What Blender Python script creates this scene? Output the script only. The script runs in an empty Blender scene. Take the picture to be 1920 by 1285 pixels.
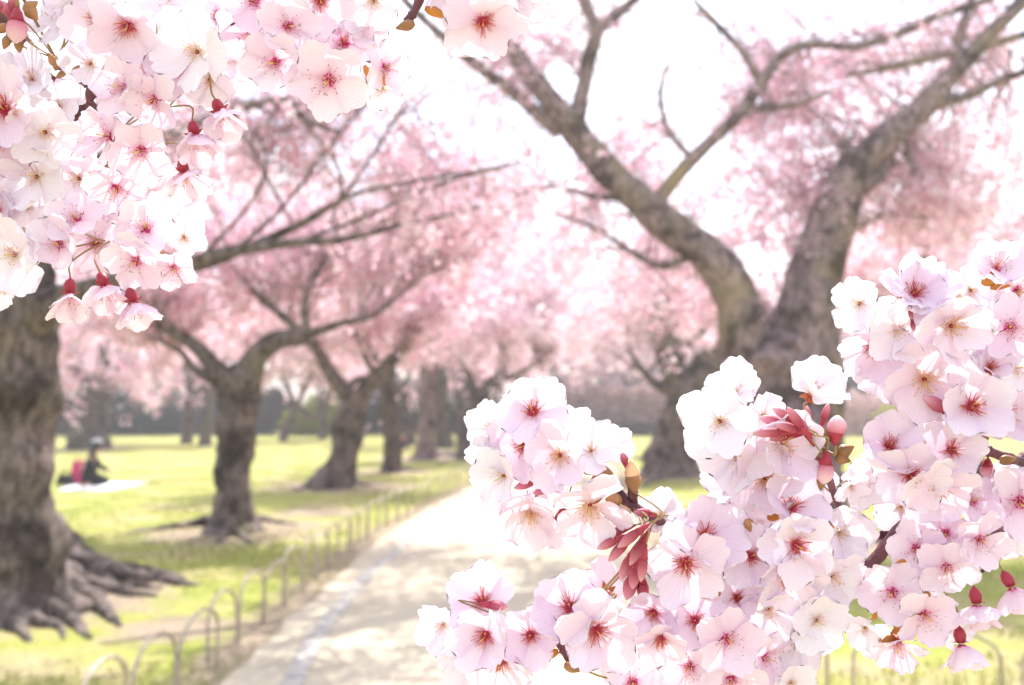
import bpy, bmesh, math, random
import numpy as np
from mathutils import Vector, Matrix, noise

random.seed(7)
RNG = np.random.default_rng(11)
S = bpy.context.scene
COL = S.collection
R = math.radians

# ---------------------------------------------------------------- camera, sky, sun, exposure
FPX = 1844.0                     # focal length in pixels of the 1920 px wide photograph
EYE = Vector((0, 0, 1.5))
PITCH = R(4.02)
cam_d = bpy.data.cameras.new('camera')
cam = bpy.data.objects.new('camera', cam_d)
COL.objects.link(cam)
cam.location = EYE
cam.rotation_euler = (R(90) + PITCH, 0, 0)
cam_d.sensor_fit = 'HORIZONTAL'
cam_d.sensor_width = 36.0
cam_d.lens = 36.0 * FPX / 1920
cam_d.clip_start = 0.05
cam_d.clip_end = 2000
cam_d.dof.use_dof = True
cam_d.dof.focus_distance = 0.605
cam_d.dof.aperture_fstop = 7.2
S.camera = cam

SUN_EL, SUN_AZ = 54.0, 12.0      # azimuth to the right of straight ahead
world = bpy.data.worlds.new('World')
S.world = world
world.use_nodes = True
wn, wl = world.node_tree.nodes, world.node_tree.links
wn.clear()
w_out = wn.new('ShaderNodeOutputWorld')
w_bg = wn.new('ShaderNodeBackground')
w_sky = wn.new('ShaderNodeTexSky')
w_sky.sky_type = 'NISHITA'
w_sky.sun_disc = False
w_sky.sun_elevation = R(SUN_EL)
w_sky.sun_rotation = R(SUN_AZ)
w_sky.air_density = 1.0
w_sky.dust_density = 2.0
w_sky.ozone_density = 1.0
w_tc = wn.new('ShaderNodeTexCoord')
w_noise = wn.new('ShaderNodeTexNoise')
w_noise.inputs['Scale'].default_value = 3.2
w_noise.inputs['Detail'].default_value = 6
w_ramp = wn.new('ShaderNodeValToRGB')
w_ramp.color_ramp.elements[0].position = 0.40
w_ramp.color_ramp.elements[1].position = 0.62
w_mix = wn.new('ShaderNodeMixRGB')
w_mix.inputs['Color2'].default_value = (6.9, 6.85, 7.4, 1)      # thin bright cloud over most of the sky
wl.new(w_tc.outputs['Generated'], w_noise.inputs['Vector'])
wl.new(w_noise.outputs['Fac'], w_ramp.inputs['Fac'])
wl.new(w_ramp.outputs['Color'], w_mix.inputs['Fac'])
wl.new(w_sky.outputs['Color'], w_mix.inputs['Color1'])
wl.new(w_mix.outputs['Color'], w_bg.inputs['Color'])
w_bg.inputs['Strength'].default_value = 0.15
wl.new(w_bg.outputs['Background'], w_out.inputs['Surface'])

sun_d = bpy.data.lights.new('sun', 'SUN')
sun_d.energy = 4.0
sun_d.angle = R(0.5)
sun_d.color = (1.0, 0.97, 0.92)
sun = bpy.data.objects.new('sun', sun_d)
COL.objects.link(sun)
sdir = Vector((math.sin(R(SUN_AZ)) * math.cos(R(SUN_EL)), math.cos(R(SUN_AZ)) * math.cos(R(SUN_EL)), math.sin(R(SUN_EL))))
sun.rotation_euler = sdir.to_track_quat('Z', 'Y').to_euler()
sun.location = sdir * 50

S.view_settings.view_transform = 'Standard'
S.view_settings.look = 'None'
S.view_settings.gamma = 1
S.view_settings.use_curve_mapping = False
S.view_settings.exposure = 1.1
S.cycles.use_denoising = True
S.cycles.max_bounces = 10
S.cycles.transmission_bounces = 6
S.cycles.diffuse_bounces = 6

# ---------------------------------------------------------------- picture -> place helpers
CF = Vector((0, math.cos(PITCH), math.sin(PITCH)))
CR = Vector((1, 0, 0))
CU = Vector((0, -math.sin(PITCH), math.cos(PITCH)))

def P(px, py, d):
    return EYE + CF * d + CR * ((px - 960) / FPX * d) + CU * ((642.5 - py) / FPX * d)

def G(px, py, z=0.0):
    v = CF + CR * ((px - 960) / FPX) + CU * ((642.5 - py) / FPX)
    t = (z - EYE.z) / v.z
    return EYE + v * t

def gd(py):
    v = CF + CU * ((642.5 - py) / FPX)
    return -EYE.z / v.z

# ---------------------------------------------------------------- object helpers
def tag(o, label=None, cat=None, group=None, kind=None):
    if label: o['label'] = label
    if cat: o['category'] = cat
    if group: o['group'] = group
    if kind: o['kind'] = kind
    return o

def empty(name, loc, label, cat, group=None):
    o = bpy.data.objects.new(name, None)
    o.empty_display_size = 0.05
    COL.objects.link(o)
    o.location = loc
    bpy.context.view_layer.update() if False else None
    return tag(o, label, cat, group)

def link(name, me, parent=None, world_off=None):
    """link a mesh object; its vertices are in world space, so shift by the parent's location."""
    o = bpy.data.objects.new(name, me)
    COL.objects.link(o)
    if parent is not None:
        o.parent = parent
        o.location = -parent.location
    return o

def mesh(name, verts, faces, mats=(), fm=None, smooth=True, uvs=None):
    me = bpy.data.meshes.new(name)
    me.from_pydata([tuple(v) for v in verts], [], faces)
    for m in mats: me.materials.append(m)
    if fm is not None: me.polygons.foreach_set('material_index', fm)
    if smooth: me.polygons.foreach_set('use_smooth', [True] * len(me.polygons))
    if uvs is not None:
        l = me.uv_layers.new(name='uv')
        idx = np.empty(len(me.loops), dtype=np.int32)
        me.loops.foreach_get('vertex_index', idx)
        l.data.foreach_set('uv', np.asarray(uvs, dtype=np.float32)[idx].ravel())
    me.update()
    return me

def catmull(pts, n):
    """pts: list of tuples (any length); returns smoothed list."""
    a = [np.array(p, dtype=float) for p in pts]
    a = [2 * a[0] - a[1]] + a + [2 * a[-1] - a[-2]]
    out = []
    for i in range(1, len(a) - 2):
        for k in range(n):
            t = k / n
            p0, p1, p2, p3 = a[i - 1], a[i], a[i + 1], a[i + 2]
            out.append(0.5 * (2 * p1 + (p2 - p0) * t + (2 * p0 - 5 * p1 + 4 * p2 - p3) * t * t + (3 * p1 - p0 - 3 * p2 + p3) * t ** 3))
    out.append(a[-2])
    return out

def tube(pts, rad, sides=8, cap=True, rough=0.0, freq=3.0, ridge=0.0, V=None, F=None):
    """add a tube along pts with radii rad (lists) to V, F"""
    V = [] if V is None else V
    F = [] if F is None else F
    n = len(pts)
    pts = [Vector(p) for p in pts]
    base = len(V)
    t = (pts[1] - pts[0]).normalized()
    nrm = t.orthogonal().normalized()
    for i in range(n):
        if i == 0: tn = pts[1] - pts[0]
        elif i == n - 1: tn = pts[-1] - pts[-2]
        else: tn = pts[i + 1] - pts[i - 1]
        tn.normalize()
        nrm = (nrm - tn * nrm.dot(tn))
        if nrm.length < 1e-6: nrm = tn.orthogonal()
        nrm.normalize()
        b = tn.cross(nrm)
        for k in range(sides):
            a = 2 * math.pi * k / sides
            dr = nrm * math.cos(a) + b * math.sin(a)
            r = rad[i]
            if rough:
                q = pts[i] + dr * r
                r *= 1 + rough * noise.noise(q * freq) + rough * 0.5 * noise.noise(q * freq * 2.7)
                if ridge: r *= 1 + ridge * noise.noise(Vector((math.cos(a) * 3.1, math.sin(a) * 3.1, i * 0.12 + pts[0].x)))
            V.append(pts[i] + dr * r)
    for i in range(n - 1):
        for k in range(sides):
            a, b2 = base + i * sides + k, base + i * sides + (k + 1) % sides
            F.append((a, b2, b2 + sides, a + sides))
    if cap:
        F.append(tuple(base + k for k in range(sides))[::-1])
        F.append(tuple(base + (n - 1) * sides + k for k in range(sides)))
    return V, F

def quads(name, cen, size, mats, rng, mi=None, flat=0.0):
    """many small folded petals-of-a-cluster: one bent quad for each centre"""
    n = len(cen)
    nv = rng.normal(size=(n, 3)); nv[:, 2] += flat
    nv /= np.linalg.norm(nv, axis=1)[:, None]
    h = rng.normal(size=(n, 3))
    u = np.cross(nv, h); u /= np.linalg.norm(u, axis=1)[:, None]
    v = np.cross(nv, u)
    s = (np.asarray(size) * rng.uniform(0.65, 1.25, n))[:, None] * 0.5
    fold = s * rng.uniform(0.1, 0.6, n)[:, None]
    vs = np.empty((n, 4, 3))
    vs[:, 0] = cen - u * s + nv * fold
    vs[:, 1] = cen - v * s * rng.uniform(.7, 1.1, n)[:, None]
    vs[:, 2] = cen + u * s + nv * fold
    vs[:, 3] = cen + v * s * rng.uniform(.7, 1.1, n)[:, None]
    me = bpy.data.meshes.new(name)
    me.vertices.add(4 * n); me.vertices.foreach_set('co', vs.ravel())
    me.loops.add(4 * n); me.loops.foreach_set('vertex_index', np.arange(4 * n, dtype=np.int32))
    me.polygons.add(n)
    me.polygons.foreach_set('loop_start', np.arange(0, 4 * n, 4, dtype=np.int32))
    for m in mats: me.materials.append(m)
    if mi is not None: me.polygons.foreach_set('material_index', np.asarray(mi, dtype=np.int32))
    me.update(calc_edges=True)
    me.validate()
    return me

# ---------------------------------------------------------------- materials
def new_mat(name):
    m = bpy.data.materials.new(name)
    m.use_nodes = True
    m.node_tree.nodes.clear()
    return m, m.node_tree.nodes, m.node_tree.links

def ramp(nodes, stops):
    r = nodes.new('ShaderNodeValToRGB')
    e = r.color_ramp.elements
    while len(e) < len(stops): e.new(0.5)
    for el, (p, c) in zip(e, stops):
        el.position = p; el.color = (*c, 1)
    return r

def plain(name, col, rough=0.6, var=0.15, scale=20.0, bump=0.2, spec=0.3, coord='Object'):
    m, n, l = new_mat(name)
    o = n.new('ShaderNodeOutputMaterial'); b = n.new('ShaderNodeBsdfPrincipled')
    tc = n.new('ShaderNodeTexCoord'); nz = n.new('ShaderNodeTexNoise')
    nz.inputs['Scale'].default_value = scale; nz.inputs['Detail'].default_value = 5
    r = ramp(n, [(0.3, [c * (1 - var) for c in col]), (0.7, [min(1, c * (1 + var)) for c in col])])
    l.new(tc.outputs[coord], nz.inputs['Vector']); l.new(nz.outputs['Fac'], r.inputs['Fac'])
    l.new(r.outputs['Color'], b.inputs['Base Color'])
    b.inputs['Roughness'].default_value = rough
    b.inputs['Specular IOR Level'].default_value = spec
    if bump:
        bp = n.new('ShaderNodeBump'); bp.inputs['Strength'].default_value = bump; bp.inputs['Distance'].default_value = 0.01
        l.new(nz.outputs['Fac'], bp.inputs['Height']); l.new(bp.outputs['Normal'], b.inputs['Normal'])
    l.new(b.outputs['BSDF'], o.inputs['Surface'])
    return m

def leafy(name, stops, trans=0.45):
    """thin leaves or blossom seen from afar: each little face has its own pigment, light passes through"""
    m, n, l = new_mat(name)
    o = n.new('ShaderNodeOutputMaterial'); g = n.new('ShaderNodeNewGeometry')
    r = ramp(n, stops)
    l.new(g.outputs['Random Per Island'], r.inputs['Fac'])
    d = n.new('ShaderNodeBsdfDiffuse'); t = n.new('ShaderNodeBsdfTranslucent'); mx = n.new('ShaderNodeMixShader')
    mx.inputs['Fac'].default_value = trans
    l.new(r.outputs['Color'], d.inputs['Color']); l.new(r.outputs['Color'], t.inputs['Color'])
    l.new(d.outputs['BSDF'], mx.inputs[1]); l.new(t.outputs['BSDF'], mx.inputs[2])
    l.new(mx.outputs['Shader'], o.inputs['Surface'])
    return m

def bark_mat(name, dark, light, moss, moss_amt):
    m, n, l = new_mat(name)
    o = n.new('ShaderNodeOutputMaterial'); b = n.new('ShaderNodeBsdfPrincipled')
    tc = n.new('ShaderNodeTexCoord'); mp = n.new('ShaderNodeMapping'); mp.inputs['Scale'].default_value = (4, 4, 1.9)
    nz = n.new('ShaderNodeTexNoise'); nz.inputs['Scale'].default_value = 4; nz.inputs['Detail'].default_value = 9; nz.inputs['Roughness'].default_value = 0.65
    nb = n.new('ShaderNodeTexNoise'); nb.inputs['Scale'].default_value = 1.1; nb.inputs['Detail'].default_value = 4
    r = ramp(n, [(0.40, dark), (0.60, light)])
    rm = ramp(n, [(0.62 - moss_amt, (0, 0, 0)), (0.85 - moss_amt, (1, 1, 1))])
    mix = n.new('ShaderNodeMixRGB'); mix.inputs['Color2'].default_value = (*moss, 1)
    l.new(tc.outputs['Object'], mp.inputs['Vector']); l.new(mp.outputs['Vector'], nz.inputs['Vector'])
    l.new(tc.outputs['Object'], nb.inputs['Vector'])
    l.new(nz.outputs['Fac'], r.inputs['Fac']); l.new(nb.outputs['Fac'], rm.inputs['Fac'])
    l.new(r.outputs['Color'], mix.inputs['Color1']); l.new(rm.outputs['Color'], mix.inputs['Fac'])
    # old scars and damp blotches
    ns = n.new('ShaderNodeTexNoise'); ns.inputs['Scale'].default_value = 3.3; ns.inputs['Detail'].default_value = 3
    l.new(tc.outputs['Object'], ns.inputs['Vector'])
    rs = ramp(n, [(0.38, (0.42, 0.38, 0.36)), (0.48, (1, 1, 1)), (0.66, (1.3, 1.24, 1.2))]); l.new(ns.outputs['Fac'], rs.inputs['Fac'])
    ms = n.new('ShaderNodeMixRGB'); ms.blend_type = 'MULTIPLY'; ms.inputs['Fac'].default_value = 1
    l.new(mix.outputs['Color'], ms.inputs['Color1']); l.new(rs.outputs['Color'], ms.inputs['Color2'])
    l.new(ms.outputs['Color'], b.inputs['Base Color'])
    b.inputs['Roughness'].default_value = 0.85; b.inputs['Specular IOR Level'].default_value = 0.25
    bp = n.new('ShaderNodeBump'); bp.inputs['Strength'].default_value = 0.7; bp.inputs['Distance'].default_value = 0.04
    l.new(nz.outputs['Fac'], bp.inputs['Height']); l.new(bp.outputs['Normal'], b.inputs['Normal'])
    l.new(b.outputs['BSDF'], o.inputs['Surface'])
    return m

def petal_mat(name, stops, pink, trans=0.28):
    m, n, l = new_mat(name)
    o = n.new('ShaderNodeOutputMaterial')
    uv = n.new('ShaderNodeUVMap'); uv.uv_map = 'uv'
    sp = n.new('ShaderNodeSeparateXYZ'); l.new(uv.outputs['UV'], sp.inputs['Vector'])
    tc = n.new('ShaderNodeTexCoord')
    oi = n.new('ShaderNodeObjectInfo')
    # slightly uneven edge to the basal blush
    nz = n.new('ShaderNodeTexNoise'); nz.inputs['Scale'].default_value = 7; nz.inputs['Detail'].default_value = 3
    l.new(tc.outputs['Object'], nz.inputs['Vector'])
    ad = n.new('ShaderNodeMath'); ad.operation = 'MULTIPLY_ADD'; ad.inputs[1].default_value = 0.10; 
    l.new(nz.outputs['Fac'], ad.inputs[0])
    sb = n.new('ShaderNodeMath'); sb.operation = 'SUBTRACT'; sb.inputs[1].default_value = 0.05
    l.new(sp.outputs['Y'], ad.inputs[2]); l.new(ad.outputs[0], sb.inputs[0])
    r = ramp(n, stops); l.new(sb.outputs[0], r.inputs['Fac'])
    # each petal a touch pinker or whiter
    mix = n.new('ShaderNodeMixRGB'); mix.blend_type = 'MULTIPLY'; mix.inputs['Color2'].default_value = (*pink, 1)
    l.new(oi.outputs['Random'], mix.inputs['Fac']); l.new(r.outputs['Color'], mix.inputs['Color1'])
    # fine veins fanning out from the base
    wv = n.new('ShaderNodeTexNoise'); wv.noise_dimensions = '2D'; wv.inputs['Scale'].default_value = 1; wv.inputs['Detail'].default_value = 2
    mp = n.new('ShaderNodeMapping'); mp.inputs['Scale'].default_value = (26, 1.6, 1)
    l.new(uv.outputs['UV'], mp.inputs['Vector']); l.new(mp.outputs['Vector'], wv.inputs['Vector'])
    vr = ramp(n, [(0.35, (0.965, 0.92, 0.95)), (0.6, (1, 1, 1))]); l.new(wv.outputs['Fac'], vr.inputs['Fac'])
    mv = n.new('ShaderNodeMixRGB'); mv.blend_type = 'MULTIPLY'; mv.inputs['Fac'].default_value = 0.8
    l.new(mix.outputs['Color'], mv.inputs['Color1']); l.new(vr.outputs['Color'], mv.inputs['Color2'])
    bp = n.new('ShaderNodeBump'); bp.inputs['Strength'].default_value = 0.12; bp.inputs['Distance'].default_value = 0.02
    l.new(wv.outputs['Fac'], bp.inputs['Height'])
    pr = n.new('ShaderNodeBsdfPrincipled'); pr.inputs['Roughness'].default_value = 0.55
    pr.inputs['Specular IOR Level'].default_value = 0.25
    t = n.new('ShaderNodeBsdfTranslucent'); mx = n.new('ShaderNodeMixShader'); mx.inputs['Fac'].default_value = trans
    l.new(mv.outputs['Color'], pr.inputs['Base Color']); l.new(mv.outputs['Color'], t.inputs['Color'])
    l.new(bp.outputs['Normal'], pr.inputs['Normal'])
    l.new(pr.outputs['BSDF'], mx.inputs[1]); l.new(t.outputs['BSDF'], mx.inputs[2])
    l.new(mx.outputs['Shader'], o.inputs['Surface'])
    return m

M = {}
M['petal_red'] = petal_mat('petal_red_based', [(0.0, (0.45, 0.03, 0.09)), (0.06, (0.60, 0.09, 0.20)), (0.11, (0.82, 0.56, 0.68)), (0.26, (0.85, 0.73, 0.82)), (1.0, (0.87, 0.81, 0.885))], (0.97, 0.90, 0.96))
M['petal_pink'] = petal_mat('petal_star_based', [(0.0, (0.55, 0.04, 0.19)), (0.09, (0.70, 0.12, 0.33)), (0.13, (0.83, 0.57, 0.71)), (0.28, (0.86, 0.73, 0.82)), (1.0, (0.88, 0.815, 0.885))], (0.97, 0.88, 0.95))
M['petal_white'] = petal_mat('petal_white', [(0.0, (0.72, 0.70, 0.48)), (0.08, (0.85, 0.82, 0.76)), (0.2, (0.87, 0.84, 0.885)), (1.0, (0.89, 0.865, 0.91))], (0.98, 0.94, 0.98))
M['petal_gold'] = petal_mat('petal_blush', [(0.0, (0.78, 0.48, 0.36)), (0.10, (0.84, 0.72, 0.71)), (0.25, (0.86, 0.76, 0.83)), (1.0, (0.875, 0.815, 0.88))], (0.97, 0.88, 0.95))
M['calyx'] = plain('calyx_red', (0.36, 0.035, 0.06), 0.45, 0.3, 60, 0.1)
M['sepal'] = plain('sepal_bronze', (0.42, 0.13, 0.04), 0.5, 0.3, 60, 0.1)
M['pedicel'] = plain('pedicel_red_green', (0.30, 0.20, 0.09), 0.5, 0.35, 50, 0.1)
M['cup'] = plain('flower_cup_crimson', (0.45, 0.02, 0.09), 0.5, 0.2, 60, 0)
M['fil_red'] = plain('filament_red', (0.66, 0.16, 0.16), 0.5, 0.3, 60, 0)
M['fil_pale'] = plain('filament_pale', (0.90, 0.62, 0.66), 0.5, 0.15, 60, 0)
M['fil_gold'] = plain('filament_peach', (0.88, 0.56, 0.40), 0.5, 0.2, 60, 0)
M['anther_gold'] = plain('anther_gold', (0.70, 0.38, 0.08), 0.5, 0.3, 60, 0)
M['anther_dark'] = plain('anther_dark', (0.26, 0.10, 0.09), 0.5, 0.4, 60, 0)
M['pistil'] = plain('pistil_yellow', (0.72, 0.50, 0.08), 0.45, 0.2, 60, 0)
M['bud'] = petal_mat('bud_pink', [(0.0, (0.62, 0.12, 0.20)), (0.35, (0.80, 0.36, 0.44)), (0.7, (0.90, 0.66, 0.72)), (1.0, (0.93, 0.80, 0.84))], (0.95, 0.8, 0.86), 0.25)
M['bud_red'] = petal_mat('bud_crimson', [(0.0, (0.32, 0.04, 0.06)), (0.4, (0.50, 0.11, 0.15)), (0.75, (0.68, 0.28, 0.33)), (1.0, (0.80, 0.50, 0.54))], (0.95, 0.8, 0.86), 0.2)
M['scale'] = plain('bud_scale_brown', (0.34, 0.17, 0.07), 0.5, 0.5, 45, 0.3)
M['scale_pale'] = plain('bud_scale_cream', (0.62, 0.40, 0.22), 0.5, 0.35, 35, 0.3)
M['twig'] = plain('twig_purple_brown', (0.13, 0.05, 0.06), 0.5, 0.6, 55, 0.6)
M['leaf'] = plain('young_leaf_bronze', (0.50, 0.19, 0.03), 0.4, 0.4, 30, 0.3)
M['bark'] = bark_mat('bark_grey_brown', (0.065, 0.050, 0.043), (0.20, 0.16, 0.14), (0.15, 0.14, 0.06), 0.05)
M['bark_moss'] = bark_mat('bark_mossy_glare', (0.115, 0.082, 0.082), (0.30, 0.225, 0.222), (0.24, 0.20, 0.10), 0.08)  # base paled pinkish to paint in the sky glare; moss is own pigment
M['bark_far'] = bark_mat('bark_far', (0.055, 0.043, 0.036), (0.16, 0.13, 0.115), (0.13, 0.12, 0.05), 0.06)
M['twig_far'] = plain('twig_grey_pink', (0.36, 0.25, 0.26), 0.8, 0.3, 10, 0)
M['bloom'] = leafy('blossom_pink', [(0.0, (0.80, 0.42, 0.54)), (0.25, (0.90, 0.60, 0.71)), (0.65, (0.94, 0.75, 0.83)), (1.0, (0.96, 0.90, 0.93))], 0.58)
M['bloom_pale'] = leafy('blossom_pale', [(0.0, (0.82, 0.50, 0.61)), (0.4, (0.92, 0.73, 0.81)), (1.0, (0.97, 0.93, 0.95))], 0.58)
M['bloom_tan'] = leafy('blossom_faded', [(0.0, (0.42, 0.25, 0.22)), (0.5, (0.60, 0.42, 0.40)), (1.0, (0.74, 0.60, 0.60))], 0.4)
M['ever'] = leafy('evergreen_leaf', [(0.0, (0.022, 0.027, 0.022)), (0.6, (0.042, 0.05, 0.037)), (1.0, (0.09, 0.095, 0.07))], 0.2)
M['lime'] = leafy('spring_leaf', [(0.0, (0.20, 0.25, 0.04)), (0.6, (0.36, 0.38, 0.06)), (1.0, (0.50, 0.48, 0.10))], 0.4)
M['green'] = leafy('shrub_leaf', [(0.0, (0.06, 0.10, 0.03)), (0.6, (0.12, 0.19, 0.05)), (1.0, (0.20, 0.28, 0.08))], 0.35)
M['grass'] = leafy('grass_blade', [(0.0, (0.19, 0.24, 0.05)), (0.6, (0.30, 0.33, 0.07)), (1.0, (0.42, 0.36, 0.14))], 0.4)
M['hoop'] = plain('hoop_weathered', (0.40, 0.33, 0.25), 0.4, 0.35, 14, 0.2, 0.5)
M['stone'] = plain('kerb_stone_pale', (0.40, 0.375, 0.335), 0.75, 0.2, 9, 0.5)

def lawn_mat():
    m, n, l = new_mat('lawn_spring')
    o = n.new('ShaderNodeOutputMaterial'); b = n.new('ShaderNodeBsdfPrincipled')
    tc = n.new('ShaderNodeTexCoord')
    n1 = n.new('ShaderNodeTexNoise'); n1.inputs['Scale'].default_value = 0.8; n1.inputs['Detail'].default_value = 9; n1.inputs['Roughness'].default_value = 0.6
    n2 = n.new('ShaderNodeTexNoise'); n2.inputs['Scale'].default_value = 14; n2.inputs['Detail'].default_value = 8; n2.inputs['Roughness'].default_value = 0.7
    mp = n.new('ShaderNodeMapping'); mp.inputs['Location'].default_value = (3.7, 1.2, 0)
    r1 = ramp(n, [(0.30, (0.22, 0.26, 0.05)), (0.47, (0.33, 0.35, 0.08)), (0.58, (0.42, 0.37, 0.16)), (0.68, (0.44, 0.35, 0.23))])
    r2 = ramp(n, [(0.3, (0.6, 0.6, 0.55)), (0.7, (1.15, 1.15, 1.1))])
    mul = n.new('ShaderNodeMixRGB'); mul.blend_type = 'MULTIPLY'; mul.inputs['Fac'].default_value = 0.8
    l.new(tc.outputs['Object'], mp.inputs['Vector'])
    l.new(mp.outputs['Vector'], n1.inputs['Vector']); l.new(tc.outputs['Object'], n2.inputs['Vector'])
    l.new(n1.outputs['Fac'], r1.inputs['Fac']); l.new(n2.outputs['Fac'], r2.inputs['Fac'])
    l.new(r1.outputs['Color'], mul.inputs['Color1']); l.new(r2.outputs['Color'], mul.inputs['Color2'])
    # worn bare earth round the trees and along the path, with a ragged edge
    av = n.new('ShaderNodeAttribute'); av.attribute_name = 'soil'
    n3 = n.new('ShaderNodeTexNoise'); n3.inputs['Scale'].default_value = 3.2; n3.inputs['Detail'].default_value = 7
    l.new(tc.outputs['Object'], n3.inputs['Vector'])
    ms = n.new('ShaderNodeMath'); ms.operation = 'ADD'; l.new(av.outputs['Fac'], ms.inputs[0]); l.new(n3.outputs['Fac'], ms.inputs[1])
    rs = ramp(n, [(0.82 / 2, (0, 0, 0)), (1.16 / 2, (1, 1, 1))])
    hv = n.new('ShaderNodeMath'); hv.operation = 'MULTIPLY'; hv.inputs[1].default_value = .5; l.new(ms.outputs[0], hv.inputs[0]); l.new(hv.outputs[0], rs.inputs['Fac'])
    rc = ramp(n, [(0.3, (0.25, 0.19, 0.13)), (0.7, (0.42, 0.34, 0.24))]); l.new(n2.outputs['Fac'], rc.inputs['Fac'])
    me_ = n.new('ShaderNodeMixRGB'); l.new(rs.outputs['Color'], me_.inputs['Fac']); l.new(mul.outputs['Color'], me_.inputs['Color1']); l.new(rc.outputs['Color'], me_.inputs['Color2'])
    l.new(me_.outputs['Color'], b.inputs['Base Color'])
    b.inputs['Roughness'].default_value = 0.9; b.inputs['Specular IOR Level'].default_value = 0.15
    bp = n.new('ShaderNodeBump'); bp.inputs['Strength'].default_value = 0.6; bp.inputs['Distance'].default_value = 0.05
    l.new(n2.outputs['Fac'], bp.inputs['Height']); l.new(bp.outputs['Normal'], b.inputs['Normal'])
    l.new(b.outputs['BSDF'], o.inputs['Surface'])
    return m
M['lawn'] = lawn_mat()

def path_mat():
    m, n, l = new_mat('path_sandy')
    o = n.new('ShaderNodeOutputMaterial'); b = n.new('ShaderNodeBsdfPrincipled')
    tc = n.new('ShaderNodeTexCoord')
    n1 = n.new('ShaderNodeTexNoise'); n1.inputs['Scale'].default_value = 1.2; n1.inputs['Detail'].default_value = 7
    n2 = n.new('ShaderNodeTexNoise'); n2.inputs['Scale'].default_value = 60; n2.inputs['Detail'].default_value = 6
    r1 = ramp(n, [(0.3, (0.41, 0.35, 0.26)), (0.5, (0.53, 0.47, 0.35)), (0.75, (0.50, 0.41, 0.32))])
    r2 = ramp(n, [(0.25, (0.75, 0.74, 0.72)), (0.7, (1.06, 1.06, 1.06))])
    mul = n.new('ShaderNodeMixRGB'); mul.blend_type = 'MULTIPLY'; mul.inputs['Fac'].default_value = 0.7
    for q in (n1, n2): l.new(tc.outputs['Object'], q.inputs['Vector'])
    l.new(n1.outputs['Fac'], r1.inputs['Fac']); l.new(n2.outputs['Fac'], r2.inputs['Fac'])
    l.new(r1.outputs['Color'], mul.inputs['Color1']); l.new(r2.outputs['Color'], mul.inputs['Color2'])
    l.new(mul.outputs['Color'], b.inputs['Base Color'])
    b.inputs['Roughness'].default_value = 0.9; b.inputs['Specular IOR Level'].default_value = 0.2
    bp = n.new('ShaderNodeBump'); bp.inputs['Strength'].default_value = 0.5; bp.inputs['Distance'].default_value = 0.01
    l.new(n2.outputs['Fac'], bp.inputs['Height']); l.new(bp.outputs['Normal'], b.inputs['Normal'])
    l.new(b.outputs['BSDF'], o.inputs['Surface'])
    return m
M['path'] = path_mat()

# ---------------------------------------------------------------- ground, path, kerb stones, hoops
PATH = [(-4, -1.55, 1.25), (0, -1.58, 1.28), (4, -1.60, 1.30), (8, -1.60, 1.38), (12.1, -1.55, 1.6), (17.5, -1.04, 1.95), (23, -0.44, 2.45), (27, -0.15, 2.75), (33, 0.25, 3.15), (45, 0.9, 3.8), (62, 1.6, 4.5)]
PY = np.array([p[0] for p in PATH]); PL = np.array([p[1] for p in PATH]); PR = np.array([p[2] for p in PATH])
def pl(y): return float(np.interp(y, PY, PL))
def prr(y): return float(np.interp(y, PY, PR))

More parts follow.
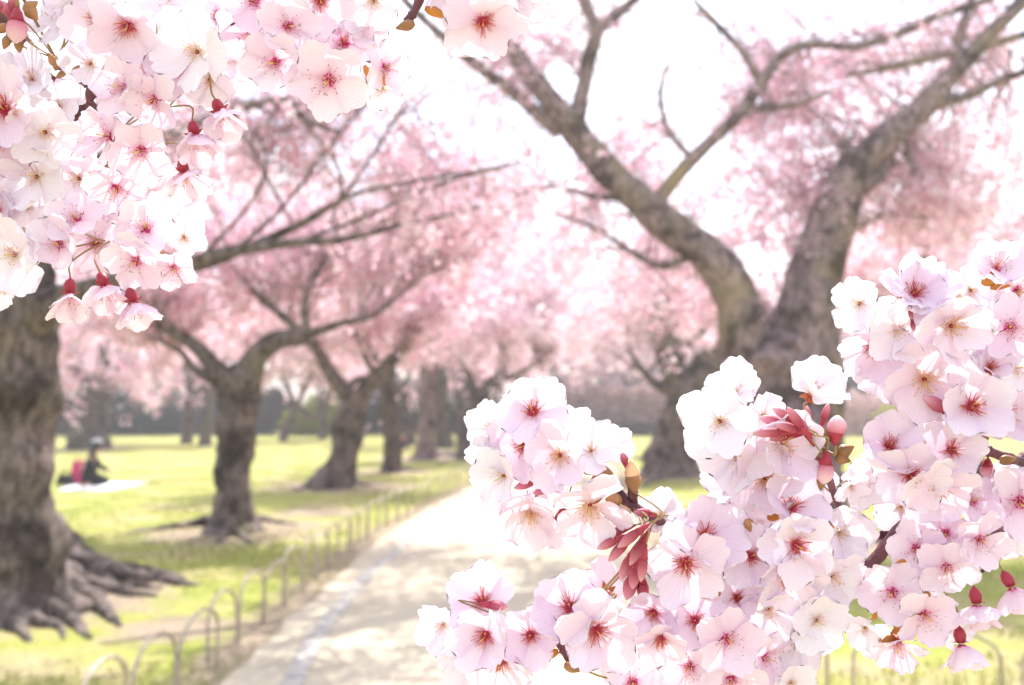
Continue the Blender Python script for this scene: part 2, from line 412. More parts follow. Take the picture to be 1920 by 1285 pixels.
def build_ground():
    xs = np.concatenate([np.linspace(-200, -40, 8), np.concatenate([np.linspace(-30, -9, 30), np.linspace(-8.75, 8.75, 126), np.linspace(9, 30, 30)]), np.linspace(40, 200, 8)])
    ys = np.concatenate([[-130, -60, -20], np.linspace(-6, 30, 145), np.linspace(31, 75, 45), [90, 130, 180, 270]])
    V, F = [], []
    for y in ys:
        for x in xs:
            m = min(1, max(0, (pl(y) - x - 0.5) * 1.2), 1) if x < 0 else min(1, max(0, (x - prr(y) - 0.5) * 1.2))
            z = 0.0
            if abs(x) < 31 and -6 < y < 75:
                z = m * 0.03 * (noise.noise(Vector((x * 0.7, y * 0.7, 0))) - 0.2)
            V.append((x, y, z))
    nx = len(xs)
    for j in range(len(ys) - 1):
        for i in range(nx - 1):
            F.append((j * nx + i, j * nx + i + 1, (j + 1) * nx + i + 1, (j + 1) * nx + i))
    me = mesh('lawn', V, F, [M['lawn']])
    spots = [(G(110, 1130), .9), (G(240, 1095), .55), (G(432, 1000), 1.3), (G(500, 985), .8), (G(640, 912), 1.8), (G(732, 885), 1.4), (G(797, 860), 2.0), (G(885, 858), 2.4), (G(1262, 890), 2.6), (P(1475, 1010, 11.6), 2.0), (G(160, 842), 2.5), (G(590, 960), .8), (G(330, 1180), .5)]
    at = me.attributes.new('soil', 'FLOAT', 'POINT')
    vals = []
    for (x, y, z) in V:
        q = max(math.exp(-((x - c.x) ** 2 + (y - c.y) ** 2) / (r * r)) for c, r in spots)
        edge = min(abs(x - pl(y) + .1), abs(x - prr(y) - .1)) if -6 < y < 62 else 9
        vals.append(max(q, .75 * math.exp(-(edge / .32) ** 2)))
    at.data.foreach_set('value', vals)
    o = link('lawn', me)
    tag(o, kind='structure')
    # the walked path, a sheet a little above the lawn with wandering edges
    V, F = [], []
    yy = np.concatenate([np.arange(-4, 30, 0.25), np.arange(30, 62.1, 1.0)])
    nx = 9
    for y in yy:
        a = pl(y) + 0.09 * noise.noise(Vector((0, y * 1.3, 3))) + 0.04 * noise.noise(Vector((0, y * 4.3, 3)))
        b = prr(y) + 0.10 * noise.noise(Vector((5, y * 1.1, 3)))
        for i in range(nx):
            V.append((a + (b - a) * i / (nx - 1), y, 0.006))
    for j in range(len(yy) - 1):
        for i in range(nx - 1):
            F.append((j * nx + i, j * nx + i + 1, (j + 1) * nx + i + 1, (j + 1) * nx + i))
    p = tag(link('path', mesh('path', V, F, [M['path']])), kind='structure')
    # one row of flat pale stones set along the path
    cl = [(545, 1290), (590, 1205), (640, 1135), (700, 1070), (790, 1002), (880, 945), (915, 921)]
    pts = [G(*q) for q in cl]
    pts = [pts[0] + (pts[0] - pts[1]) * 1.2] + pts
    line = [Vector(v) for v in catmull([tuple(v) for v in pts], 24)]
    sv = []
    for k in range(4):
        bm = bmesh.new(); bmesh.ops.create_cube(bm, size=1)
        for v in bm.verts:
            v.co = Vector((v.co.x * 0.115, v.co.y * 0.30, v.co.z * 0.05))
            v.co += Vector((random.uniform(-.008, .008), random.uniform(-.012, .012), random.uniform(-.003, .003)))
        bmesh.ops.bevel(bm, geom=bm.edges[:], offset=0.008, segments=1, affect='EDGES')
        me = bpy.data.meshes.new('kerb_stone'); bm.to_mesh(me); bm.free(); me.materials.append(M['stone']); sv.append(me)
    acc = 0
    for i in range(len(line) - 1):
        seg = line[i + 1] - line[i]
        L = seg.length
        while acc < L:
            c = line[i] + seg * (acc / L)
            o = bpy.data.objects.new('kerb_stone', sv[random.randrange(4)]); COL.objects.link(o); o.parent = p
            o.location = (c.x + random.uniform(-.01, .01), c.y, -0.006 + random.uniform(-.004, .004))
            o.rotation_euler = (0, 0, math.atan2(seg.y, seg.x) - math.pi / 2 + random.uniform(-.03, .03))
            acc += 0.315
        acc -= L
build_ground()

def glare_veil():  # added scattering volume, stands in for milky lens glare and lifts the darks
    bm = bmesh.new(); bmesh.ops.create_cube(bm, size=1)
    for v in bm.verts: v.co = Vector((v.co.x * 420, 70 + v.co.y * 420, -1.2 + (v.co.z + .5) * 19.2))
    me = bpy.data.meshes.new('glare_veil'); bm.to_mesh(me); bm.free()
    m, n, l = new_mat('glare_veil_air')
    o = n.new('ShaderNodeOutputMaterial'); v = n.new('ShaderNodeVolumePrincipled')
    v.inputs['Color'].default_value = (0.98, 0.95, 0.96, 1); v.inputs['Density'].default_value = 0.0025; v.inputs['Anisotropy'].default_value = 0.35
    l.new(v.outputs['Volume'], o.inputs['Volume'])
    me.materials.append(m)
    tag(link('glare_veil', me), 'thin pale scattering box added over the park for milky lens glare', 'glare_veil', kind='stuff')
glare_veil()

def fallen_petals():
    n = 5200
    y = 4 + 26 * RNG.random(n) ** 1.5
    x = RNG.uniform(-1, 1, n) * (y * .58 + .3)
    L = np.interp(y, PY, PL); Rr = np.interp(y, PY, PR)
    nz = np.array([noise.noise(Vector((a * .6, b * .6, 21))) for a, b in zip(x, y)])
    k = (nz > .0) & ((x < L + .25) | (x > Rr - .2) | (RNG.random(n) < .18))
    c = np.stack([x, y, np.full(n, .022)], 1)[k]
    tag(link('fallen_petals', quads('fallen_petals', c, .016, [M['bloom_pale']], RNG, flat=4)), 'pale petals fallen on the lawn and along the path edges', 'petals', kind='stuff')
fallen_petals()

def grass_tufts():
    n = 60000
    y = 3.6 + 22 * RNG.random(n) ** 1.8
    x = RNG.uniform(-1, 1, n) * (y * 0.56 + 0.5)
    L = np.interp(y, PY, PL); Rr = np.interp(y, PY, PR)
    nz = np.array([noise.noise(Vector((a * 0.5, b * 0.5, 7))) + 0.5 * noise.noise(Vector((a * 1.7, b * 1.7, 1))) for a, b in zip(x, y)])
    k = ((x < L - 0.03) | (x > Rr + 0.03)) & (nz > -0.05)
    x, y = x[k], y[k]; n = len(x)
    h = RNG.uniform(0.015, 0.05, n); w = RNG.uniform(0.003, 0.007, n) * (1 + y / 12)
    a = RNG.uniform(0, 2 * np.pi, n); lean = RNG.normal(0, 0.02, (n, 2))
    vs = np.zeros((n, 3, 3))
    vs[:, 0] = np.stack([x - np.cos(a) * w, y - np.sin(a) * w, np.full(n, -0.02)], 1)
    vs[:, 1] = np.stack([x + np.cos(a) * w, y + np.sin(a) * w, np.full(n, -0.02)], 1)
    vs[:, 2] = np.stack([x + lean[:, 0], y + lean[:, 1], h], 1)
    me = bpy.data.meshes.new('grass')
    me.vertices.add(3 * n); me.vertices.foreach_set('co', vs.ravel())
    me.loops.add(3 * n); me.loops.foreach_set('vertex_index', np.arange(3 * n, dtype=np.int32))
    me.polygons.add(n); me.polygons.foreach_set('loop_start', np.arange(0, 3 * n, 3, dtype=np.int32))
    me.materials.append(M['grass']); me.update(calc_edges=True)
    o = link('grass', me)
    tag(o, 'short yellow green spring grass covering the lawn beside the path', 'grass', kind='stuff')
grass_tufts()

ORD = ['first', 'second', 'third', 'fourth', 'fifth', 'sixth', 'seventh', 'eighth', 'ninth', 'tenth', 'eleventh', 'twelfth', 'thirteenth', 'fourteenth',
       'fifteenth', 'sixteenth', 'seventeenth', 'eighteenth', 'nineteenth', 'twentieth']
TENS = ['twenty', 'thirty', 'forty', 'fifty']
def ordinal(k):
    if k < 20: return ORD[k]
    t, u = divmod(k + 1, 10)
    return TENS[t - 2] + '-' + ORD[u - 1] if u else ['', '', 'twentieth', 'thirtieth', 'fortieth', 'fiftieth'][t]

def hoop_mesh(w, h):
    pts, rad = [], []
    n = 18
    for i in range(n + 1):
        t = i / n
        if t < 0.28: p = (-w / 2, 0, -0.06 + (h * 0.60 + 0.06) * t / 0.28)
        elif t > 0.72: p = (w / 2, 0, -0.06 + (h * 0.60 + 0.06) * (1 - t) / 0.28)
        else:
            a = math.pi * (1 - (t - 0.28) / 0.44)
            p = (w / 2 * math.cos(a), 0, h * 0.60 + h * 0.40 * math.sin(a))
        pts.append(p); rad.append(0.0105)
    V, F = tube(pts, rad, 8)
    return mesh('hoop', V, F, [M['hoop']])
hm = [hoop_mesh(0.56, 0.41), hoop_mesh(0.59, 0.39), hoop_mesh(0.53, 0.42)]
yy = 4.1; k = 0
while yy < 30:
    y2 = yy + 0.60
    a, b = Vector((pl(yy) - 0.17, yy, 0)), Vector((pl(y2) - 0.17, y2, 0))
    o = bpy.data.objects.new('path_hoop', hm[random.randrange(3)]); COL.objects.link(o)
    c = (a + b) / 2
    o.location = (c.x + random.uniform(-.02, .02), c.y, 0)
    o.rotation_euler = (random.uniform(-.05, .05), 0, math.atan2(b.y - a.y, b.x - a.x) + random.uniform(-.08, .08))
    tag(o, f'thin bent hoop, {ordinal(k)} from the camera in the row left of the path', 'hoop', 'low bent hoops edging the left side of the path')
    k += 1; yy = y2
hw = hoop_mesh(0.76, 0.37)
for k, (x0, y0) in enumerate([(1.28, 5.3), (2.17, 5.25), (2.99, 5.15)]):
    o = bpy.data.objects.new('path_hoop', hw); COL.objects.link(o)
    o.location = (x0, y0, 0); o.rotation_euler = (0, 0, random.uniform(-.08, .05))
    tag(o, ['wide low hoop right of the path, nearest the sand, mostly behind blossoms',
            'wide low hoop in the shaded grass below the right hand blossoms',
            'wide low hoop cut by the right edge of the picture'][k], 'hoop', 'wide hoops on the right hand grass')

# ---------------------------------------------------------------- trees
def poly3(pts, d):
    """pts (px, py, r_px[, depth offset]) -> world points + radii"""
    out = []
    for q in pts:
        dd = d + (q[3] if len(q) > 3 else 0)
        w = P(q[0], q[1], dd)
        out.append((w.x, w.y, w.z, q[2] * dd / FPX))
    return out

def add_poly(root, name, pts4, sides, rough, mat, step=5, freq=3.0, ridge=0.0):
    s = catmull(pts4, step)
    V, F = tube([p[:3] for p in s], [max(0.004, p[3]) for p in s], sides, True, rough, freq, ridge)
    return link(name, mesh(name, V, F, [mat]), root), s

def tree(name, label, cat, base, d, trunk, limbs, roots, blobs, size, twig_r=0.010, bark='bark', bloom='bloom', sides=14, seed=0, group=None,
         spread=0.09, straight=0.25, subn=4, subl=0.55, twig=True):
    rng = np.random.default_rng(100 + seed)
    rnd = random.Random(200 + seed)
    root = empty(name, P(base[0], base[1], d), label, cat, group)
    root.location.z = 0
    wood = []
    # trunk: starts below the grass and flares at the foot
    t4 = poly3(trunk, d)
    f = t4[0]
    t4 = [(f[0], f[1], -0.15, f[3] * 1.25)] + t4
    o, s = add_poly(root, 'trunk', t4, sides * 2, 0.24, M[bark], 9, 2.6, 0.26)
    wood += s[len(s) // 2:]
    for lb in limbs:
        o, s = add_poly(root, 'limb', poly3(lb, d), sides, 0.16, M[bark], 5, 4.0, 0.08)
        wood += s[len(s) // 5:]
    for rt in roots:
        pr = []
        for (px, py, r) in rt:
            w = G(px, py); dd = (w - EYE).dot(CF)
            k = len(pr) / (len(rt) - 1)
            rw = r * dd / FPX * (0.9 - .25 * math.sin(k * math.pi))
            pr.append((w.x + rnd.uniform(-.3, .3) * rw, w.y + rnd.uniform(-.3, .3) * rw, rw * (0.25 - 0.75 * k * k), rw))
        add_poly(root, 'root', pr, 12, 0.45, M[bark], 7, 7.0, 0.25)
    W = np.array([w[:4] for w in wood])
    TV, TF = [], []
    cens = []
    for (bx, by, dd, rx, ry, rd, ntw, nfl) in blobs:
        c = np.array(P(bx, by, d + dd)); sc = (d + dd) / FPX
        ax = np.array([rx * sc, rd, ry * sc])
        segs = []
        for _ in range(ntw):
            v = rng.normal(size=3); v /= np.linalg.norm(v)
            e = c + v * ax * rng.uniform(0.45, 1.0) ** 0.5
            dist = np.linalg.norm(W[:, :3] - e, axis=1)
            cand = np.argsort(dist)[: max(3, len(W) // 6)]
            s0 = W[rng.choice(cand)]
            a = s0[:3]
            L = np.linalg.norm(e - a)
            m1 = a + (e - a) * 0.35 + rng.normal(size=3) * L * 0.10 + np.array([0, 0, L * 0.10])
            m2 = a + (e - a) * 0.70 + rng.normal(size=3) * L * 0.10 + np.array([0, 0, L * 0.08])
            pts = catmull([a, m1, m2, e], 3)
            r0 = min(s0[3] * 0.45, twig_r * (1 + L * 0.55))
            rr = [r0 + (twig_r * 0.35 - r0) * (i / (len(pts) - 1)) ** 0.7 for i in range(len(pts))]
            if twig: tube(pts, rr, 5, False, V=TV, F=TF)
            for i in range(len(pts) // 3, len(pts) - 1): segs.append((pts[i], pts[i + 1], 1.0))
            for _k in range(subn):
                i = rnd.randint(len(pts) // 3, len(pts) - 1)
                q = pts[i]; dr = (e - a) / max(L, .01) * 0.7 + rng.normal(size=3) * 0.7
                dr /= np.linalg.norm(dr); sl = subl * rng.uniform(0.5, 1.5) * (0.5 + sc * 80)
                q1 = q + dr * sl * 0.5 + rng.normal(size=3) * sl * 0.06
                q2 = q + dr * sl + rng.normal(size=3) * sl * 0.10 + np.array([0, 0, -0.06 * sl])
                if twig: tube([q, q1, q2], [twig_r * 0.5, twig_r * 0.35, twig_r * 0.2], 3, False, V=TV, F=TF)
                segs += [(q, q1, 1.0), (q1, q2, 1.3)]
        if nfl:
            A = np.array([s[0] for s in segs]); B = np.array([s[1] for s in segs])
            wt = np.linalg.norm(B - A, axis=1) * np.array([s[2] for s in segs]); wt /= wt.sum()
            # blossom sits in bunches along the twigs
            nb = max(1, nfl // 7)
            idx = rng.choice(len(segs), nb, p=wt)
            bc = A[idx] + (B[idx] - A[idx]) * rng.random((nb, 1)) + rng.normal(size=(nb, 3)) * spread * 0.7
            rep = np.repeat(bc, 7, axis=0)
            cens.append(rep + rng.normal(size=rep.shape) * spread * 0.55)
    if TV:
        tag(link('twig_growth', mesh('twig_growth', TV, TF, [M['twig_far']]), root), kind='stuff')
    if cens:
        c = np.concatenate(cens)
        c = c[c[:, 2] > 0.3]
        tag(link('crown', quads('crown', c, size, [M[bloom]], rng), root), kind='stuff')
    return root

# far left: the big leaning old trunk close to the camera
tree('cherry_tree', 'old cherry tree with a massive grey trunk and gnarled roots nearest the camera', 'tree', (20, 1150), 7.4,
     [(15, 1165, 128), (8, 1090, 108), (2, 1000, 96), (0, 850, 90), (8, 700, 84), (18, 560, 76), (0, 430, 66), (-40, 280, 50)],
     [[(40, 610, 50), (120, 560, 26, -.2), (210, 530, 17, -.3), (330, 500, 14, -.3), (440, 470, 11, -.2), (560, 455, 8), (650, 448, 6, .2), (760, 420, 4, .6), (900, 390, 2.5, 1)],
      [(300, 520, 11, -.3), (400, 490, 10), (470, 462, 8), (560, 420, 6), (680, 360, 4), (900, 320, 2.5), (980, 300, 1.6)],
      [(30, 480, 44), (150, 330, 22), (300, 258, 15), (430, 212, 9), (530, 187, 7), (575, 225, 5), (640, 250, 4)],
      [(20, 560, 40), (-60, 420, 30), (-140, 250, 22)],
      [(440, 470, 4), (520, 400, 3.6), (600, 300, 3.2), (690, 190, 2.6), (770, 150, 1.5)], [(500, 457, 4, .2), (620, 390, 3.5, .3), (700, 290, 3, .3), (760, 200, 2.5, .4), (840, 120, 1.4, .5)],
      [(560, 455, 4), (700, 400, 3, .3), (840, 340, 2.4, .5), (990, 305, 1.4, .7)], [(430, 212, 4.5), (470, 275, 3.5), (520, 370, 3), (560, 430, 1.6)], [(570, 222, 4), (640, 330, 3), (620, 420, 2)],
      [(380, 480, 4), (470, 380, 3.2), (500, 300, 2.6), (480, 240, 1.5)]],
     [[(75, 1050, 66), (130, 1066, 52), (190, 1082, 40), (245, 1090, 31), (300, 1086, 25), (345, 1096, 18), (375, 1097, 7)],
      [(85, 1095, 56), (140, 1118, 40), (185, 1130, 28), (205, 1150, 18), (225, 1176, 7)],
      [(40, 1120, 56), (90, 1150, 38), (130, 1158, 27), (150, 1182, 17), (170, 1200, 6)],
      [(90, 1000, 40), (140, 1048, 34), (200, 1062, 24), (270, 1070, 17), (320, 1078, 9), (350, 1083, 4)],
      [(10, 1140, 54), (20, 1164, 32), (42, 1184, 18), (55, 1204, 6)],
      [(-20, 1150, 42), (-30, 1175, 22), (-20, 1200, 8)],
      [(110, 1075, 36), (150, 1098, 28), (200, 1104, 21), (250, 1112, 14), (295, 1116, 5)],
      [(150, 1070, 22), (185, 1076, 18), (215, 1100, 13), (260, 1098, 10), (300, 1104, 4)], [(60, 1140, 26), (75, 1168, 18), (110, 1176, 12), (120, 1200, 4)]],
     [(430, 260, 0.4, 190, 110, 0.9, 40, 2500), (650, 330, 0.8, 210, 130, 0.9, 44, 2600), (820, 390, 1.2, 170, 90, 0.8, 34, 2000),
      (160, 300, .5, 160, 160, 1.0, 18, 2000), (660, 200, .4, 170, 80, .6, 30, 900)], 0.048, 0.010, seed=1, spread=0.06)

# second tree
tree('cherry_tree', 'forked cherry tree with spreading roots beside the hoop row, second from the camera', 'tree', (432, 1000), 12.3,
     [(435, 1000, 60), (433, 972, 42), (434, 930, 33), (437, 880, 31), (441, 830, 32), (446, 770, 33), (454, 715, 36), (464, 690, 28)],
     [[(458, 715, 30), (482, 668, 22), (515, 640, 19), (550, 632, 17), (578, 630, 15)],
      [(575, 634, 13), (573, 600, 9), (572, 565, 7), (600, 500, 5, .3), (660, 420, 3, .5)],
      [(570, 640, 13), (540, 600, 8), (520, 585, 7), (470, 540, 6, .4), (400, 460, 4, .8)],
      [(575, 628, 11), (640, 607, 6), (700, 592, 5), (760, 545, 4, .2), (830, 500, 3, .5), (900, 480, 2, .8)],
      [(440, 720, 24), (405, 690, 17), (370, 652, 14), (325, 622, 12), (290, 598, 10), (262, 570, 8), (220, 500, 6, .5), (180, 420, 3, 1)],
      [(425, 725, 16), (390, 705, 10), (360, 690, 8), (340, 660, 6), (300, 640, 4)]],
     [[(425, 985, 26), (370, 985, 16), (330, 990, 13), (280, 996, 9), (220, 1003, 4)],
      [(450, 985, 24), (490, 978, 14), (525, 982, 9), (556, 984, 5)],
      [(432, 995, 22), (455, 1008, 12), (470, 1018, 7)], [(430, 995, 22), (420, 1010, 12), (405, 1020, 6)]],
     [(330, 470, 0.6, 190, 120, 1.6, 40, 7200), (560, 460, .8, 210, 110, 1.6, 42, 7400), (760, 470, 1.2, 190, 90, 1.4, 36, 6000),
      (220, 600, .6, 130, 90, 1.2, 22, 3400), (440, 590, .8, 150, 70, 1.0, 22, 3000), (870, 400, 1.2, 160, 80, 1, 30, 3000), (480, 330, .8, 260, 70, 1.2, 28, 1800)], 0.060, 0.011, seed=2, spread=0.085)

tree('cherry_tree', 'leaning cherry tree with an open fork, third from the camera on the left lawn', 'tree', (640, 912), 19.6,
     [(625, 915, 48), (632, 890, 33), (645, 850, 27), (652, 810, 28), (658, 775, 27), (666, 748, 20)],
     [[(662, 755, 20), (630, 715, 14), (612, 690, 12), (597, 660, 10), (584, 640, 9), (560, 590, 5, .6), (520, 520, 3, 1)],
      [(666, 758, 19), (690, 722, 16), (715, 698, 15), (738, 672, 12), (752, 660, 10), (790, 600, 6, .5), (830, 540, 4, 1)],
      [(705, 706, 8), (685, 670, 5), (675, 640, 4), (640, 560, 3, .6)], [(650, 735, 8), (670, 712, 6), (700, 716, 5)]],
     [[(610, 908, 20), (580, 910, 12), (552, 922, 5)], [(645, 905, 20), (670, 908, 12), (695, 912, 5)], [(620, 912, 18), (600, 918, 9), (590, 928, 4)]],
     [(660, 560, .8, 170, 80, 2.2, 40, 6500), (800, 560, 1.5, 160, 80, 2.2, 32, 5200), (560, 620, 1, 110, 70, 2, 20, 2200), (720, 450, 1, 210, 90, 2, 40, 5500)], 0.09, 0.012, seed=3, spread=0.12)

tree('cherry_tree', 'slim upright cherry tree with one root reaching towards the path', 'tree', (732, 885), 24.5,
     [(732, 886, 22), (734, 860, 17), (736, 820, 17), (730, 770, 15), (727, 725, 14)],
     [[(728, 730, 12), (735, 690, 8), (760, 640, 5)], [(725, 735, 10), (712, 690, 7), (690, 640, 5)]],
     [[(740, 882, 10), (770, 882, 5), (800, 884, 3)]],
     [(735, 600, .5, 150, 80, 2.4, 26, 3600), (680, 640, 1, 90, 50, 1.5, 10, 800)], 0.11, 0.012, bark='bark_far', seed=4, spread=0.16)
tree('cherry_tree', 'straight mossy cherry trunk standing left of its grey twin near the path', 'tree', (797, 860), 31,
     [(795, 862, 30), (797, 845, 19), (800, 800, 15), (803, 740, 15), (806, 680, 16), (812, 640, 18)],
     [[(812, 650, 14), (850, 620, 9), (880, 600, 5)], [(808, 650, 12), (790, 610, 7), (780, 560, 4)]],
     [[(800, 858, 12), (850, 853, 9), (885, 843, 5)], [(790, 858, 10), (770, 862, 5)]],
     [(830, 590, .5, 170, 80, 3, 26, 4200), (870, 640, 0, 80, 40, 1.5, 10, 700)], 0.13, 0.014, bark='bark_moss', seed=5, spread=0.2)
tree('cherry_tree', 'straight grey cherry trunk standing just right of the mossy one', 'tree', (832, 836), 41,
     [(834, 838, 18), (832, 820, 15), (829, 770, 13), (827, 700, 12)],
     [[(828, 710, 10), (850, 660, 7), (880, 600, 4)], [(828, 710, 9), (800, 660, 6)]],
     [], [(840, 600, 1, 180, 90, 4, 24, 3600)], 0.17, 0.016, bark='bark_far', seed=6, spread=0.26)
tree('cherry_tree', 'dark cherry tree leaning over the path end behind the white blossoms', 'tree', (885, 858), 31.5,
     [(885, 860, 36), (884, 820, 24), (893, 780, 22), (910, 745, 19), (930, 715, 15)],
     [[(928, 720, 13), (942, 690, 9), (945, 655, 6), (960, 600, 4)], [(890, 770, 11), (885, 720, 7), (870, 690, 6), (845, 660, 4)], [(935, 712, 9), (975, 700, 5), (1020, 670, 4)]],
     [[(880, 855, 10), (850, 858, 5), (820, 872, 3)]],
     [(950, 610, .5, 150, 90, 3, 30, 4600), (960, 430, 2, 170, 90, 3, 30, 2600), (1060, 590, 1, 120, 80, 3, 20, 3000), (990, 500, 1, 160, 60, 3, 18, 1800)], 0.13, 0.014, bark='bark_far', bloom='bloom_pale', seed=7, spread=0.2)

# right: the great forked tree
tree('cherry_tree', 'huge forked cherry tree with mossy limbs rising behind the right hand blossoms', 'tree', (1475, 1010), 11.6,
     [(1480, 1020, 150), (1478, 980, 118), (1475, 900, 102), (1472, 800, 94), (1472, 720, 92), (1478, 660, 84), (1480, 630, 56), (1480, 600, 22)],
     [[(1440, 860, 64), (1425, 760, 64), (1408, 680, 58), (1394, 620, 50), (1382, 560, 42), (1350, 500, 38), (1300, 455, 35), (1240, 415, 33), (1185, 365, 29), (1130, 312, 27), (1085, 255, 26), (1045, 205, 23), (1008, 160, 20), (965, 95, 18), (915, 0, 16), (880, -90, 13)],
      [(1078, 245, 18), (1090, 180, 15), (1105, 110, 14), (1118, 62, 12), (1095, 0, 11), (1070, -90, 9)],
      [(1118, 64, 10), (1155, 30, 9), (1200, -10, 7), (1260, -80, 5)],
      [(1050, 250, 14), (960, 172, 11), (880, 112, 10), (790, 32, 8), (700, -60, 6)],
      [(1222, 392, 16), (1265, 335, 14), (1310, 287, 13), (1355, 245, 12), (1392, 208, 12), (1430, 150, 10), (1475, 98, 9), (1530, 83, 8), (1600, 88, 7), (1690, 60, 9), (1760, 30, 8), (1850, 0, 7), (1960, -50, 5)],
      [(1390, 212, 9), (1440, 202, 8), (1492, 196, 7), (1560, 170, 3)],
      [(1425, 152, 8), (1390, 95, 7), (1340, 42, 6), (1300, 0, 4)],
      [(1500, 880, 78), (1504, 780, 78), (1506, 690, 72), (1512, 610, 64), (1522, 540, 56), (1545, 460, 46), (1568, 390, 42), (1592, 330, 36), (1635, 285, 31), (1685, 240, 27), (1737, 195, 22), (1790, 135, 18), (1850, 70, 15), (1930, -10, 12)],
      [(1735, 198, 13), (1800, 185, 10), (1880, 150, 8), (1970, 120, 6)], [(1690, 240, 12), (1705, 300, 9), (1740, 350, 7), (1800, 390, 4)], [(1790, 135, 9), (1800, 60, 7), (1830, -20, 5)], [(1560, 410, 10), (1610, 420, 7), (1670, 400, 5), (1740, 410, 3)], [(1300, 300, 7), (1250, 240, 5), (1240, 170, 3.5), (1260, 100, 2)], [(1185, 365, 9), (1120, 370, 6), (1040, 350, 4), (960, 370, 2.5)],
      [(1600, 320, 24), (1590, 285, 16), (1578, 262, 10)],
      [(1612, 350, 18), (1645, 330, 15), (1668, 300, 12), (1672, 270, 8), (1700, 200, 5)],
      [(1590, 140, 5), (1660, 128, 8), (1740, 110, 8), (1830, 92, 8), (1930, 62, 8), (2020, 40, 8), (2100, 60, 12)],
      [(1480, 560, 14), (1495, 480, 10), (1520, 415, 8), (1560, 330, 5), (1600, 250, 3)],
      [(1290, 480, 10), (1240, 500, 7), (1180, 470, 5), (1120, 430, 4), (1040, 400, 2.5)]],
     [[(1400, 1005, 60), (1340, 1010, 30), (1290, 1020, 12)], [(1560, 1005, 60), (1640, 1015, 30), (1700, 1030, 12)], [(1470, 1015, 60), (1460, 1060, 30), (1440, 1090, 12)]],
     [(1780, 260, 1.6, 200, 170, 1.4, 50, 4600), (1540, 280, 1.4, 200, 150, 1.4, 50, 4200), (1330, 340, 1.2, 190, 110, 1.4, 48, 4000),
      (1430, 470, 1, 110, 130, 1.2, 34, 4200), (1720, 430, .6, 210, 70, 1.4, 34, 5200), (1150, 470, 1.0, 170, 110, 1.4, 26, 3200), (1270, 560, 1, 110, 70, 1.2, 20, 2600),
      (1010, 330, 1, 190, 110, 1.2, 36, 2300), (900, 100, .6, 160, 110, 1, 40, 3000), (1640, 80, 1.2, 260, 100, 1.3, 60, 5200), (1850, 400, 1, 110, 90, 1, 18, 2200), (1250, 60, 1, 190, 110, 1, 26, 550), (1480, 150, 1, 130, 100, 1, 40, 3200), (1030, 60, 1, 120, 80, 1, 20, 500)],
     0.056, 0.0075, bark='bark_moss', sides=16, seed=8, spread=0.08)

tree('cherry_tree', 'twisted cherry tree with stone-like roots leaning right beside the path', 'tree', (1262, 890), 23.2,
     [(1258, 893, 62), (1262, 860, 48), (1272, 820, 41), (1285, 775, 40), (1300, 740, 40), (1318, 705, 34), (1345, 670, 28), (1390, 640, 24), (1450, 590, 18)],
     [[(1285, 760, 28), (1268, 715, 24), (1256, 670, 27), (1250, 630, 28), (1247, 600, 22), (1240, 560, 8)],
      [(1250, 735, 9), (1225, 718, 7), (1202, 690, 5), (1180, 660, 3)], [(1270, 680, 8), (1290, 650, 6), (1330, 610, 4)]],
     [[(1240, 885, 22), (1205, 893, 14), (1180, 905, 8)], [(1280, 885, 24), (1310, 890, 15), (1345, 887, 9)], [(1255, 890, 24), (1225, 903, 14), (1205, 912, 8)], [(1225, 870, 14), (1200, 862, 8), (1180, 858, 5)],
      [(1290, 862, 14), (1320, 856, 8), (1345, 858, 5)]],
     [(1200, 560, 1, 160, 80, 2.4, 34, 4200), (1130, 620, 1.5, 130, 70, 2, 22, 2600), (1330, 560, 1, 120, 80, 2.2, 20, 2600), (1250, 480, 1, 170, 70, 2, 18, 1800)], 0.10, 0.012, bloom='bloom_pale', seed=9, spread=0.14)
tree('cherry_tree', 'half hidden dark cherry tree behind the upper right blossoms', 'tree', (1800, 900), 21,
     [(1800, 905, 50), (1795, 850, 40), (1785, 700, 36), (1775, 600, 34), (1765, 540, 30)],
     [[(1770, 560, 28), (1745, 500, 20), (1735, 465, 15), (1700, 420, 8)], [(1775, 560, 22), (1830, 500, 14), (1880, 450, 9), (1960, 380, 5)], [(1770, 590, 22), (1700, 545, 18), (1620, 560, 16), (1560, 570, 14)]],
     [[(1790, 900, 20), (1750, 910, 10)]],
     [(1640, 480, 0, 130, 70, 2.0, 24, 4400), (1800, 430, .5, 180, 90, 2.2, 34, 5200), (1650, 560, 0, 100, 45, 1.5, 12, 1600), (1900, 560, 0, 100, 120, 2, 16, 2000)], 0.095, 0.012, bark='bark_far', seed=10, spread=0.13)

